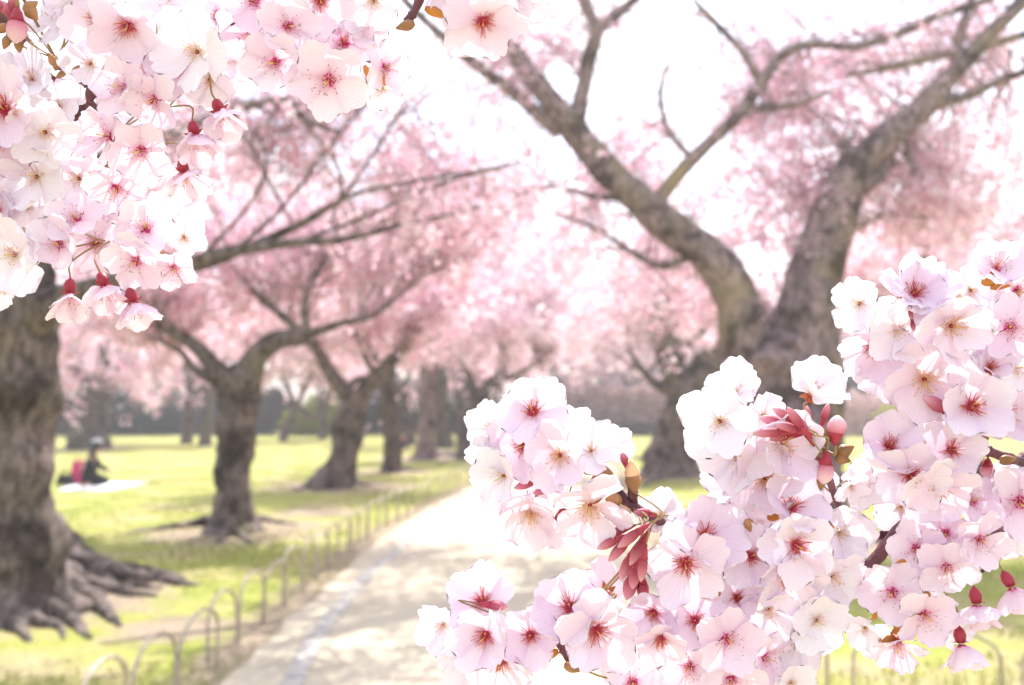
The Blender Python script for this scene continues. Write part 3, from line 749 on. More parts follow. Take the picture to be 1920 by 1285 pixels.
# left back trees
tree('cherry_tree', 'dark twin-stemmed cherry tree behind the picnic sheet', 'tree', (160, 840), 40,
     [(165, 842, 40), (165, 810, 34), (170, 770, 30), (180, 730, 30), (185, 700, 26)],
     [[(160, 800, 20), (130, 780, 18), (120, 760, 14), (105, 720, 10)], [(180, 730, 20), (195, 690, 12), (193, 620, 10), (188, 570, 7)], [(175, 720, 18), (145, 690, 12), (138, 620, 8), (140, 560, 6)], [(185, 715, 14), (240, 680, 8), (280, 660, 5)]],
     [], [(200, 660, 0, 130, 80, 4, 36, 4600), (130, 620, 1, 90, 80, 4, 20, 2200), (280, 690, 1, 90, 40, 3, 14, 1300)], 0.16, 0.02, bark='bark_far', seed=11, spread=0.24)
tree('cherry_tree', 'thin dark cherry trunk on the far lawn before the hedge, left of a paler one', 'tree', (350, 832), 46,
     [(350, 834, 14), (352, 815, 10), (354, 770, 9), (358, 720, 8)], [[(357, 725, 7), (340, 680, 5), (320, 650, 3)], [(357, 725, 6), (375, 680, 4)]], [],
     [(330, 640, 1, 110, 60, 4, 20, 2600), (310, 740, 3, 60, 25, 2, 8, 500)], 0.18, 0.018, bark='bark_far', seed=12, spread=0.26, group='far cherry trees on the left lawn')
tree('cherry_tree', 'thin paler cherry trunk on the far lawn just left of the second big trunk', 'tree', (385, 838), 43,
     [(384, 840, 14), (386, 820, 11), (390, 780, 9), (392, 740, 8)], [[(391, 745, 7), (410, 700, 5), (430, 650, 3)], [(391, 745, 6), (370, 700, 4)]], [],
     [(420, 620, 1, 110, 60, 4, 18, 2200)], 0.18, 0.018, bark='bark_far', seed=13, spread=0.26, group='far cherry trees on the left lawn')
tree('cherry_tree', 'thin forked cherry tree before the yellow green shrubs', 'tree', (530, 828), 50,
     [(530, 830, 9), (533, 815, 7), (545, 785, 7), (556, 760, 7)], [[(555, 765, 6), (540, 730, 5), (525, 700, 3)], [(556, 762, 6), (590, 785, 5), (598, 770, 5), (605, 720, 4)], [(556, 765, 5), (575, 720, 4), (590, 690, 3)]], [],
     [(540, 690, 1, 90, 40, 4, 18, 1500), (600, 680, 1, 80, 40, 4, 14, 1200)], 0.19, 0.018, bark='bark_far', bloom='bloom_tan', seed=14, spread=0.26, group='far cherry trees on the left lawn')
tree('cherry_tree', 'thin cherry tree with a crooked stem right of the yellow green shrubs', 'tree', (604, 824), 54,
     [(604, 826, 9), (606, 805, 7), (610, 760, 6)], [[(609, 765, 5), (590, 720, 4)], [(609, 765, 5), (630, 710, 4)]], [],
     [(620, 700, 1, 80, 50, 4, 18, 1500)], 0.2, 0.018, bark='bark_far', seed=15, spread=0.28, group='far cherry trees on the left lawn')

tree('cherry_tree', 'slender crooked cherry tree leaning left between the slim and the mossy trunks', 'tree', (768, 832), 46,
     [(770, 834, 12), (766, 800, 9), (757, 765, 9), (752, 730, 8)], [[(753, 740, 7), (730, 700, 5), (705, 670, 3)], [(753, 738, 6), (772, 690, 4), (790, 650, 3)]], [],
     [(760, 650, 1, 110, 60, 4, 24, 2600)], 0.18, 0.018, bark='bark_far', seed=16, spread=0.26)
tree('cherry_tree', 'slender dark cherry tree beyond the leaning tree at the path end', 'tree', (868, 830), 48,
     [(868, 832, 12), (866, 800, 10), (862, 760, 9), (858, 720, 8)], [[(859, 730, 7), (880, 690, 5), (905, 660, 3)], [(859, 728, 6), (842, 690, 4), (830, 650, 3)]], [],
     [(880, 660, 1, 110, 50, 4, 24, 2600), (940, 690, 1, 90, 40, 3, 14, 1500)], 0.18, 0.018, bark='bark_far', seed=17, spread=0.26)

# the far row of blossom that closes the view
FAR = [(980, 500, 'bloom_pale', 'tall and palest, rising over the end of the path'), (60, 600, 'bloom', 'above the dark hedge behind the nearest trunk'), (260, 560, 'bloom', 'above the hedge left of the second trunk'), (480, 560, 'bloom', 'behind the fork of the second trunk'),
       (700, 590, 'bloom', 'behind the slim upright trunk'), (900, 600, 'bloom_pale', 'behind the leaning dark trunk'), (1060, 600, 'bloom_pale', 'behind the topmost white blossom of the lower spray'),
       (1190, 640, 'bloom_pale', 'just left of the twisted trunk'), (1360, 600, 'bloom_pale', 'between the twisted trunk and the great fork'), (1640, 600, 'bloom', 'right of the great forked trunk'), (1860, 590, 'bloom', 'behind the upper right blossoms')]
for i, (fx, fy, bl, wh) in enumerate(FAR):
    dd = 66 + (i * 7) % 13
    gy = 772 + 1.5 * FPX / dd
    tree('cherry_tree', f'distant rounded cherry tree {wh}', 'tree', (fx, gy), dd,
         [(fx, gy, 14), (fx + 3, gy - 30, 11), (fx + 2, gy - 90, 10)],
         [[(fx + 2, gy - 80, 8), (fx - 40, gy - 150, 6), (fx - 70, gy - 210, 3)], [(fx + 2, gy - 80, 8), (fx + 50, gy - 150, 6), (fx + 80, gy - 200, 3)], [(fx + 2, gy - 85, 8), (fx + 10, gy - 180, 6), (fx + 10, gy - 250, 3)]], [],
         [(fx, fy, 0, 150, 95, 5, 40, 5200), (fx + 40, fy + 90, 1, 120, 55, 4, 22, 2200)], 0.30, 0.03, bark='bark_far', bloom=bl, sides=8, seed=30 + i, spread=0.45, group='distant cherry trees closing the view', twig=True)

# ---------------------------------------------------------------- hedges and shrubs
def foliage_box(name, label, cat, x0, x1, d0, d1, h, mat, n, size, seed, stem=True, lump=0.25, group=None):
    rng = np.random.default_rng(500 + seed)
    root = empty(name, ((x0 + x1) / 2, (d0 + d1) / 2, 0), label, cat, group)
    x = rng.uniform(x0, x1, n); y = rng.uniform(d0, d1, n); z = h * rng.random(n) ** 0.8
    top = np.array([1 + lump * noise.noise(Vector((a * 0.9, b * 0.9, seed))) for a, b in zip(x, y)])
    c = np.stack([x, y, z * top + 0.02], 1)
    tag(link('foliage', quads('foliage', c, size, [M[mat]], rng), root), kind='stuff')
    V, F = [], []
    k = max(2, int((x1 - x0) / 1.5))
    for i in range(k):
        xx = x0 + (x1 - x0) * (i + .5) / k
        tube([(xx, (d0 + d1) / 2, -0.1), (xx + .05, (d0 + d1) / 2, h * .5), (xx - .1, (d0 + d1) / 2 + .1, h * .85)], [.06, .045, .02], 6, V=V, F=F)
    tag(link('stem_growth', mesh('stem_growth', V, F, [M['bark_far']]), root), kind='stuff')
    return root

def shrub(label, px, py, d, rx, h, mat, n, size, seed, cat='shrub', group=None):
    rng = np.random.default_rng(700 + seed)
    g = P(px, py, d)
    root = empty('shrub', (g.x, g.y, 0), label, cat, group)
    v = rng.normal(size=(n, 3)); v /= np.linalg.norm(v, axis=1)[:, None]
    rr = rng.uniform(0.35, 1, (n, 1)) ** 0.5
    lob = np.array([1 + 0.35 * noise.noise(Vector(a) * 2.2 + Vector((seed, 0, 0))) for a in v])[:, None]
    c = v * rr * lob * np.array([rx, rx, h / 2]) + np.array([g.x, g.y, h * 0.5])
    c = c[c[:, 2] > 0.02]
    tag(link('foliage', quads('foliage', c, size, [M[mat]], rng), root), kind='stuff')
    V, F = [], []
    for i in range(5):
        a = i * 1.3
        tube([(g.x, g.y, -.1), (g.x + math.cos(a) * rx * .3, g.y + math.sin(a) * rx * .3, h * .4), (g.x + math.cos(a) * rx * .6, g.y + math.sin(a) * rx * .6, h * .8)], [.05, .035, .015], 6, V=V, F=F)
    tag(link('stem_growth', mesh('stem_growth', V, F, [M['bark_far']]), root), kind='stuff')
    return root

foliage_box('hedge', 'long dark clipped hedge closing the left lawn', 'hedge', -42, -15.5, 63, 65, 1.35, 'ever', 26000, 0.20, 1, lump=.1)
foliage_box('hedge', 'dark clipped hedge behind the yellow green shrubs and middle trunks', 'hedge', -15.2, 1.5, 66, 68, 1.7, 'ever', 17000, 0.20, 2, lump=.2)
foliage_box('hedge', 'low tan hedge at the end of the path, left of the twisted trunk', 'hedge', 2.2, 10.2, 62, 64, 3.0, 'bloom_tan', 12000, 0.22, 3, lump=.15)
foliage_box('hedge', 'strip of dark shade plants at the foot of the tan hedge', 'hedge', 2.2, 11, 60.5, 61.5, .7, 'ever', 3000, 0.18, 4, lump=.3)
foliage_box('hedge', 'grey brown hedge right of the great forked trunk', 'hedge', 14, 42, 60, 63, 2.6, 'bloom_tan', 14000, 0.24, 5, lump=.3)
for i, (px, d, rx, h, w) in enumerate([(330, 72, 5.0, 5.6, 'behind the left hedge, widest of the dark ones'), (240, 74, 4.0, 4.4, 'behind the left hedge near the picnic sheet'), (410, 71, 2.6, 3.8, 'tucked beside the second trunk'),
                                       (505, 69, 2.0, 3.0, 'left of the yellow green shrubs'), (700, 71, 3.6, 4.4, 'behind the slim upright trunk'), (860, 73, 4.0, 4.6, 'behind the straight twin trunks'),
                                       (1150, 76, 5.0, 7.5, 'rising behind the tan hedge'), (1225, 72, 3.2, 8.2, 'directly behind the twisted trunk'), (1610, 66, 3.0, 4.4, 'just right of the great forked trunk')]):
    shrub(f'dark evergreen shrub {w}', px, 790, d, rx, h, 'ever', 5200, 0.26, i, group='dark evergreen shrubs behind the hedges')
for i, (px, d, rx, h, w) in enumerate([(565, 64.5, 1.3, 1.9, 'left and lower of two'), (600, 63.5, 1.6, 2.6, 'right and taller of two')]):
    shrub(f'yellow green spring shrub before the hedge, {w}', px, 790, d, rx, h, 'lime', 2400, 0.17, 20 + i, group='yellow green shrubs before the hedge')
shrub('lime green shrub half hidden under the upper right blossoms', 1685, 760, 48, 1.3, 1.9, 'lime', 1600, 0.15, 30)
shrub('rounded mid green shrub beside the lime one under the right hand blossoms', 1722, 790, 36, .75, 1.2, 'green', 1800, 0.10, 31)

# ---------------------------------------------------------------- people
M['skin'] = plain('skin', (0.50, 0.30, 0.22), 0.5, 0.08, 8, 0)
M['black_cloth'] = plain('cloth_black', (0.018, 0.018, 0.022), 0.85, 0.3, 30, 0.3)
M['navy_cloth'] = plain('cloth_navy', (0.025, 0.03, 0.06), 0.85, 0.3, 30, 0.3)
M['red_cloth'] = plain('cloth_red', (0.40, 0.06, 0.08), 0.85, 0.2, 30, 0.3)
M['brown_cloth'] = plain('cloth_red_brown', (0.26, 0.10, 0.09), 0.85, 0.2, 30, 0.3)
M['hair'] = plain('hair_black', (0.014, 0.012, 0.012), 0.4, 0.4, 40, 0.2, 0.5)
M['hair_red'] = plain('hair_auburn', (0.20, 0.07, 0.05), 0.4, 0.4, 40, 0.2, 0.5)
M['cap_grey'] = plain('cap_grey', (0.36, 0.36, 0.38), 0.8, 0.1, 30, 0.2)
M['bag_pink'] = plain('bag_crimson', (0.50, 0.03, 0.12), 0.6, 0.15, 30, 0.2)
M['sheet'] = plain('sheet_white', (0.78, 0.79, 0.82), 0.5, 0.05, 6, 0.3)

def skin_obj(name, parent, verts, edges, radii, mat, root_i=0, sub=2):
    me = bpy.data.meshes.new(name); me.from_pydata([tuple(v) for v in verts], edges, []); me.materials.append(mat)
    o = bpy.data.objects.new(name, me); COL.objects.link(o); o.parent = parent
    sk = o.modifiers.new('skin', 'SKIN'); sk.use_smooth_shade = True
    for i, r in enumerate(radii):
        dv = me.skin_vertices[0].data[i]; dv.radius = (r, r) if not isinstance(r, tuple) else r; dv.use_root = (i == root_i)
    ss = o.modifiers.new('smooth', 'SUBSURF'); ss.levels = sub; ss.render_levels = sub
    return o

def blob(name, parent, loc, scale, mat, rough=0.12, seed=0, rot=0):
    bm = bmesh.new(); bmesh.ops.create_icosphere(bm, subdivisions=3, radius=1)
    for v in bm.verts:
        q = v.co * (1 + rough * noise.noise(v.co * 1.8 + Vector((seed, 0, 0))))
        q = Vector((q.x * scale[0], q.y * scale[1], q.z * scale[2]))
        q.rotate(Matrix.Rotation(rot, 3, 'Y')); v.co = q + Vector(loc)
    me = bpy.data.meshes.new(name); bm.to_mesh(me); bm.free(); me.materials.append(mat)
    for p in me.polygons: p.use_smooth = True
    o = bpy.data.objects.new(name, me); COL.objects.link(o); o.parent = parent
    return o

def hand_chain(w, f, side):
    """wrist w, pointing f: a palm with four fingers and a thumb as skin edges"""
    w = Vector(w); f = Vector(f).normalized(); s = Vector((0, 0, 1)).cross(f); s = s.normalized() if s.length > .1 else Vector((1, 0, 0))
    V = [w, w + f * .07]; E = [(0, 1)]; Rr = [.022, .026]
    for k, ln in enumerate((.065, .075, .07, .055)):
        b = w + f * .075 + s * (k - 1.5) * .018
        V += [b, b + f * ln * .55 + Vector((0, 0, -.008)), b + f * ln + Vector((0, 0, -.025))]
        i = len(V) - 3; E += [(1, i), (i, i + 1), (i + 1, i + 2)]; Rr += [.009, .008, .007]
    V += [w + f * .03 + s * .03 * side, w + f * .06 + s * .05 * side]; i = len(V) - 2
    E += [(0, i), (i, i + 1)]; Rr += [.010, .008]
    return V, E, Rr

def person(label, loc, rz, pose, top, bottom, hair, cap=None, group=None, hair_long=True):
    root = empty('person', loc, label, 'person', group); root.rotation_euler = (0, 0, rz)
    if pose == 'kneel':   # sitting back on the heels, bent slightly forward (+x is the way the person faces)
        hip, chest, neck, head = (0, 0, .26), (.06, 0, .52), (.11, 0, .66), (.16, 0, .80)
        sh = [(.08, .17, .60), (.08, -.17, .60)]; el = [(.20, .20, .42), (.20, -.20, .42)]; wr = [(.36, .10, .34), (.36, -.10, .34)]
        kn = [(.40, .11, .12), (.40, -.11, .12)]; an = [(.02, .09, .08), (.02, -.09, .08)]; toe = [(-.14, .09, .05), (-.14, -.09, .05)]
        hj = [(.02, .09, .24), (.02, -.09, .24)]
    elif pose == 'sit':
        hip, chest, neck, head = (0, 0, .13), (-.02, 0, .42), (.02, 0, .56), (.06, 0, .70)
        sh = [(.0, .17, .50), (.0, -.17, .50)]; el = [(.16, .22, .32), (.16, -.22, .32)]; wr = [(.36, .12, .34), (.36, -.12, .34)]
        kn = [(.38, .14, .42), (.38, -.14, .42)]; an = [(.58, .10, .08), (.58, -.10, .08)]; toe = [(.76, .10, .04), (.76, -.10, .04)]
        hj = [(.04, .09, .13), (.04, -.09, .13)]
    else:
        hip, chest, neck, head = (0, 0, .92), (.01, 0, 1.22), (.02, 0, 1.42), (.03, 0, 1.55)
        sh = [(.0, .18, 1.34), (.0, -.18, 1.34)]; el = [(.0, .23, 1.08), (.04, -.23, 1.08)]; wr = [(.10, .21, .86), (.14, -.21, .88)]
        kn = [(.07, .09, .50), (-.02, -.09, .50)]; an = [(.10, .09, .09), (-.14, -.09, .10)]; toe = [(.26, .10, .04), (.02, -.10, .04)]
        hj = [(0, .09, .90), (0, -.09, .90)]
    V = [hip, chest, neck, head]; E = [(0, 1), (1, 2), (2, 3)]; Rr = [.13, .14, .055, .095]
    for i in range(2):
        b = len(V); V += [sh[i], el[i], wr[i]]; E += [(1, b), (b, b + 1), (b + 1, b + 2)]; Rr += [.058, .045, .03]
        hv, he, hr = hand_chain(wr[i], Vector(wr[i]) - Vector(el[i]), 1 if i else -1)
        o2 = len(V) - 1
        E += [(o2 if a == 0 else a + o2, c + o2) for a, c in he]; V += [tuple(v) for v in hv[1:]]; Rr += hr[1:]
        b = len(V); V += [hj[i], kn[i], an[i], toe[i]]; E += [(0, b), (b, b + 1), (b + 1, b + 2), (b + 2, b + 3)]; Rr += [.085, .062, .042, .035]
    skin_obj('body', root, V, E, Rr, M['skin'], 0, 2)
    V = [hip, chest, (neck[0] * .8, 0, neck[2] - .06)]; E = [(0, 1), (1, 2)]; Rr = [.155, .165, .085]
    for i in range(2):
        b = len(V); V += [sh[i], el[i], wr[i]]; E += [(1, b), (b, b + 1), (b + 1, b + 2)]; Rr += [.075, .06, .045]
    skin_obj('jacket', root, V, E, Rr, M[top], 0, 2)
    V = [hip]; E = []; Rr = [.14]
    for i in range(2):
        b = len(V); V += [hj[i], kn[i], an[i]]; E += [(0, b), (b, b + 1), (b + 1, b + 2)]; Rr += [.10, .078, .056]
    skin_obj('trousers', root, V, E, Rr, M[bottom], 0, 2)
    hx, hz = head[0], head[2]
    blob('hair', root, (hx - .025, 0, hz + .03), (.115, .108, .115), M[hair], .1, 3)
    if hair_long: blob('hair', root, (hx - .085, 0, hz - .14), (.06, .10, .20), M[hair], .15, 5, R(12))
    nose = blob('nose', root, (hx + .10, 0, hz - .01), (.022, .014, .02), M['skin'], 0, 1)
    for s in (-1, 1): blob('eye', root, (hx + .085, s * .035, hz + .015), (.012, .014, .009), M['hair'], 0, 1)
    if cap: blob('cap', root, (hx + .0, 0, hz + .10), (.12, .112, .055), M[cap], .05, 2)
    return root

pg = G(163, 917)
person('person in black with a grey cap kneeling on the white picnic sheet', (pg.x, pg.y, .02), R(28), 'kneel', 'black_cloth', 'black_cloth', 'hair', 'cap_grey')
pg2 = G(1150, 842)
person('dark dressed person with reddish hair sitting on the far lawn behind the blossoms', (pg2.x, pg2.y, 0), R(70), 'sit', 'navy_cloth', 'navy_cloth', 'hair_red', None)
pg3 = G(763, 824)
person('person in navy walking on the far lawn between the slim and straight trunks', (pg3.x, pg3.y, 0), R(200), 'walk', 'navy_cloth', 'navy_cloth', 'hair', None)
pg4 = G(750, 846)
person('person in red sitting half behind the slim upright trunk', (pg4.x, pg4.y, 0), R(-60), 'sit', 'red_cloth', 'navy_cloth', 'hair', None)

def picnic():
    a, b, c, d = G(106, 922), G(196, 923), G(278, 907), G(150, 905)
    V, F = [], []
    n = 14
    for j in range(n + 1):
        for i in range(n + 1):
            u, v = i / n, j / n
            q = (a * (1 - u) + b * u) * (1 - v) + (d * (1 - u) + c * u) * v
            V.append((q.x, q.y, 0.022 + 0.010 * noise.noise(Vector((q.x * 3, q.y * 3, 0)))))
    for j in range(n):
        for i in range(n):
            F.append((j * (n + 1) + i, j * (n + 1) + i + 1, (j + 1) * (n + 1) + i + 1, (j + 1) * (n + 1) + i))
    o = tag(link('picnic_sheet', mesh('picnic_sheet', V, F, [M['sheet']])), 'white picnic sheet spread on the left lawn', 'picnic sheet')
    m = o.modifiers.new('thickness', 'SOLIDIFY'); m.thickness = 0.006
    def bag(label, px, py, w, h, dep, mat):
        g = G(px, py)
        root = empty('bag', (g.x, g.y, .03), label, 'bag')
        bm = bmesh.new(); bmesh.ops.create_cube(bm, size=1)
        bmesh.ops.subdivide_edges(bm, edges=bm.edges[:], cuts=4, use_grid_fill=True)
        for v in bm.verts:
            t = v.co.z + .5
            k = 1 - .30 * t
            v.co = Vector((v.co.x * w * k, v.co.y * dep * (1.1 - .6 * t), t * h)) * (1 + .05 * noise.noise(v.co * 4))
        bmesh.ops.bevel(bm, geom=[e for e in bm.edges if e.calc_face_angle(0) > .5], offset=.015, segments=2, affect='EDGES')
        me = bpy.data.meshes.new('body'); bm.to_mesh(me); bm.free(); me.materials.append(M[mat])
        o = bpy.data.objects.new('body', me); COL.objects.link(o); o.parent = root
        V, F = tube([(w * .22 * math.cos(t), 0, h * .97 + .11 * math.sin(t)) for t in np.linspace(0, math.pi, 12)], [.012] * 12, 6)
        o = bpy.data.objects.new('handle', mesh('handle', V, F, [M[mat]])); COL.objects.link(o); o.parent = root
    bag('crimson bag standing upright behind the kneeling person', 146, 910, .30, .46, .2, 'bag_pink')
    bag('low black bag on the left end of the white sheet', 122, 912, .34, .20, .2, 'black_cloth')
picnic()

# ---------------------------------------------------------------- blossom sprays close to the camera
def petal_mesh(k, mat, cup=0.22, ruffle=0.035, wide=1.0):
    rnd = random.Random(900 + k)
    nu, nv = 10, 7
    vv = [0, .08, .2, .36, .54, .72, .88, 1.0]
    wx = [0, .08, .2, .36, .54, .72, .88, 1.0]
    ww = [.06, .10, .20, .34, .46, .50, .47, .37]
    notch = rnd.uniform(0.02, 0.11); skew = rnd.uniform(-.08, .08)
    ph, fr = rnd.uniform(0, 6), rnd.uniform(5, 8)
    tipcurl = rnd.uniform(-.12, .10); side = rnd.uniform(.15, .55)
    V, UV, F = [], [], []
    for v in vv:
        w = float(np.interp(v, wx, ww)) * wide
        for i in range(nu + 1):
            u = i / nu * 2 - 1
            tip = 1 - .27 * abs(u) ** 2.6 - notch * math.exp(-(u / .16) ** 2) + .004 * math.sin(u * 6 + ph)
            y = v * (1 - (1 - tip) * v ** 2.5)
            x = u * w * (1 - .10 * v * v * u * u) + skew * v * v
            z = cup * v * v * .55 + side * (x / .46) ** 2 * .30 * (.4 + v) * .5
            z += tipcurl * max(0, v - .6) ** 2 * 3 + ruffle * math.sin(u * fr + ph) * v ** 3 + ruffle * .3 * math.sin(u * fr * 1.9 + ph * 2) * v ** 6
            V.append((x, y, z)); UV.append(((u + 1) / 2, v))
    n = nu + 1
    for j in range(len(vv) - 1):
        for i in range(nu):
            F.append((j * n + i, j * n + i + 1, (j + 1) * n + i + 1, (j + 1) * n + i))
    return mesh('petal', V, F, [mat], uvs=UV)

PET = {}
for key in ('petal_red', 'petal_pink', 'petal_white', 'petal_gold'):
    PET[key] = [petal_mesh(k + 20 * len(PET), M[key], cup=random.uniform(.08, .3), ruffle=random.uniform(.012, .032), wide=random.uniform(.92, 1.1)) for k in range(9)]
    PET[key + '_ruffled'] = [petal_mesh(k + 500 + 20 * len(PET), M[key], cup=random.uniform(.1, .35), ruffle=.06, wide=random.uniform(.95, 1.1)) for k in range(6)]

def stamen_mesh(kind, seed):
    rnd = random.Random(seed)
    cfg = {'R': (38, .16, .40, 48, 'fil_red', 'anther_gold', .0090, .015), 'P': (30, .26, .55, 52, 'fil_pale', 'anther_dark', .0075, .017),
           'G': (26, .18, .40, 48, 'fil_gold', 'anther_gold', .010, .018), 'W': (18, .12, .34, 50, 'fil_pale', 'anther_gold', .008, .017)}[kind]
    n, l0, l1, cone, fm, am, fr, ar = cfg
    V, F, MI = [], [], []
    for k in range(n):
        az = rnd.uniform(0, 2 * math.pi); t = rnd.random() ** .6
        el = R(cone) * t
        d = Vector((math.sin(el) * math.cos(az), math.sin(el) * math.sin(az), math.cos(el)))
        L = rnd.uniform(l0 + (l1 - l0) * .4, l1)
        b = Vector((math.cos(az) * .06, math.sin(az) * .06, .0))
        mid = b + d * L * .5 + Vector((0, 0, -.02)); e = b + d * L + Vector((rnd.uniform(-.03, .03), rnd.uniform(-.03, .03), 0))
        f0 = len(F); tube([b, mid, e], [fr * 1.3, fr, fr * .8], 4, False, V=V, F=F)
        MI += [0] * (len(F) - f0)
        i = len(V); a = ar * rnd.uniform(.8, 1.2)
        V += [e + Vector(q) * a for q in ((1, 0, 0), (0, 1, 0), (-1, 0, 0), (0, -1, 0), (0, 0, 1.3), (0, 0, -1))]
        F += [(i, i + 1, i + 4), (i + 1, i + 2, i + 4), (i + 2, i + 3, i + 4), (i + 3, i, i + 4), (i + 1, i, i + 5), (i + 2, i + 1, i + 5), (i + 3, i + 2, i + 5), (i, i + 3, i + 5)]
        MI += [1] * 8
    # pistil
    f0 = len(F)
    pm = .022 if kind == 'P' else .014
    tube([(0, 0, 0), (.01, .01, .2), (.02, .0, .40)], [pm, pm * .8, pm * .9], 6, True, V=V, F=F)
    i = len(V); e = Vector((.02, 0, .41)); a = pm * 1.8
    V += [e + Vector(q) * a for q in ((1, 0, 0), (0, 1, 0), (-1, 0, 0), (0, -1, 0), (0, 0, .8), (0, 0, -1))]
    F += [(i, i + 1, i + 4), (i + 1, i + 2, i + 4), (i + 2, i + 3, i + 4), (i + 3, i, i + 4), (i + 1, i, i + 5), (i + 2, i + 1, i + 5), (i + 3, i + 2, i + 5), (i, i + 3, i + 5)]
    MI += [2] * (len(F) - f0)
    # the crimson cup the filaments stand in
    f0 = len(F); c0 = len(V)
    cr = .0 if kind in 'WG' else (.10 if kind == 'R' else .12)
    if cr:
        for k in range(10):
            a = k * math.pi / 5; rr = cr * (1.35 if k % 2 == 0 and kind == 'P' else .8)
            V.append(Vector((math.cos(a) * rr, math.sin(a) * rr, .034)))
        V.append(Vector((0, 0, .0)))
        F += [(c0 + k, c0 + (k + 1) % 10, c0 + 10) for k in range(10)]
    MI += [3] * (len(F) - f0)
    return mesh('stamen_tuft', V, F, [M[fm], M[am], M['pistil'], M['cup']], MI)
STA = {k: [stamen_mesh(k, 40 + 10 * i + ord(k)) for i in range(5)] for k in 'RPGW'}

ISCL = 1.0
def frame(nx, ny, back=False):
    m2 = nx * nx + ny * ny
    if m2 > .96:
        s = math.sqrt(.96 / m2); nx *= s; ny *= s; m2 = .96
    nz = math.sqrt(1 - m2)
    if back: nz = -nz
    return (CR * nx + CU * (-ny) - CF * nz).normalized()

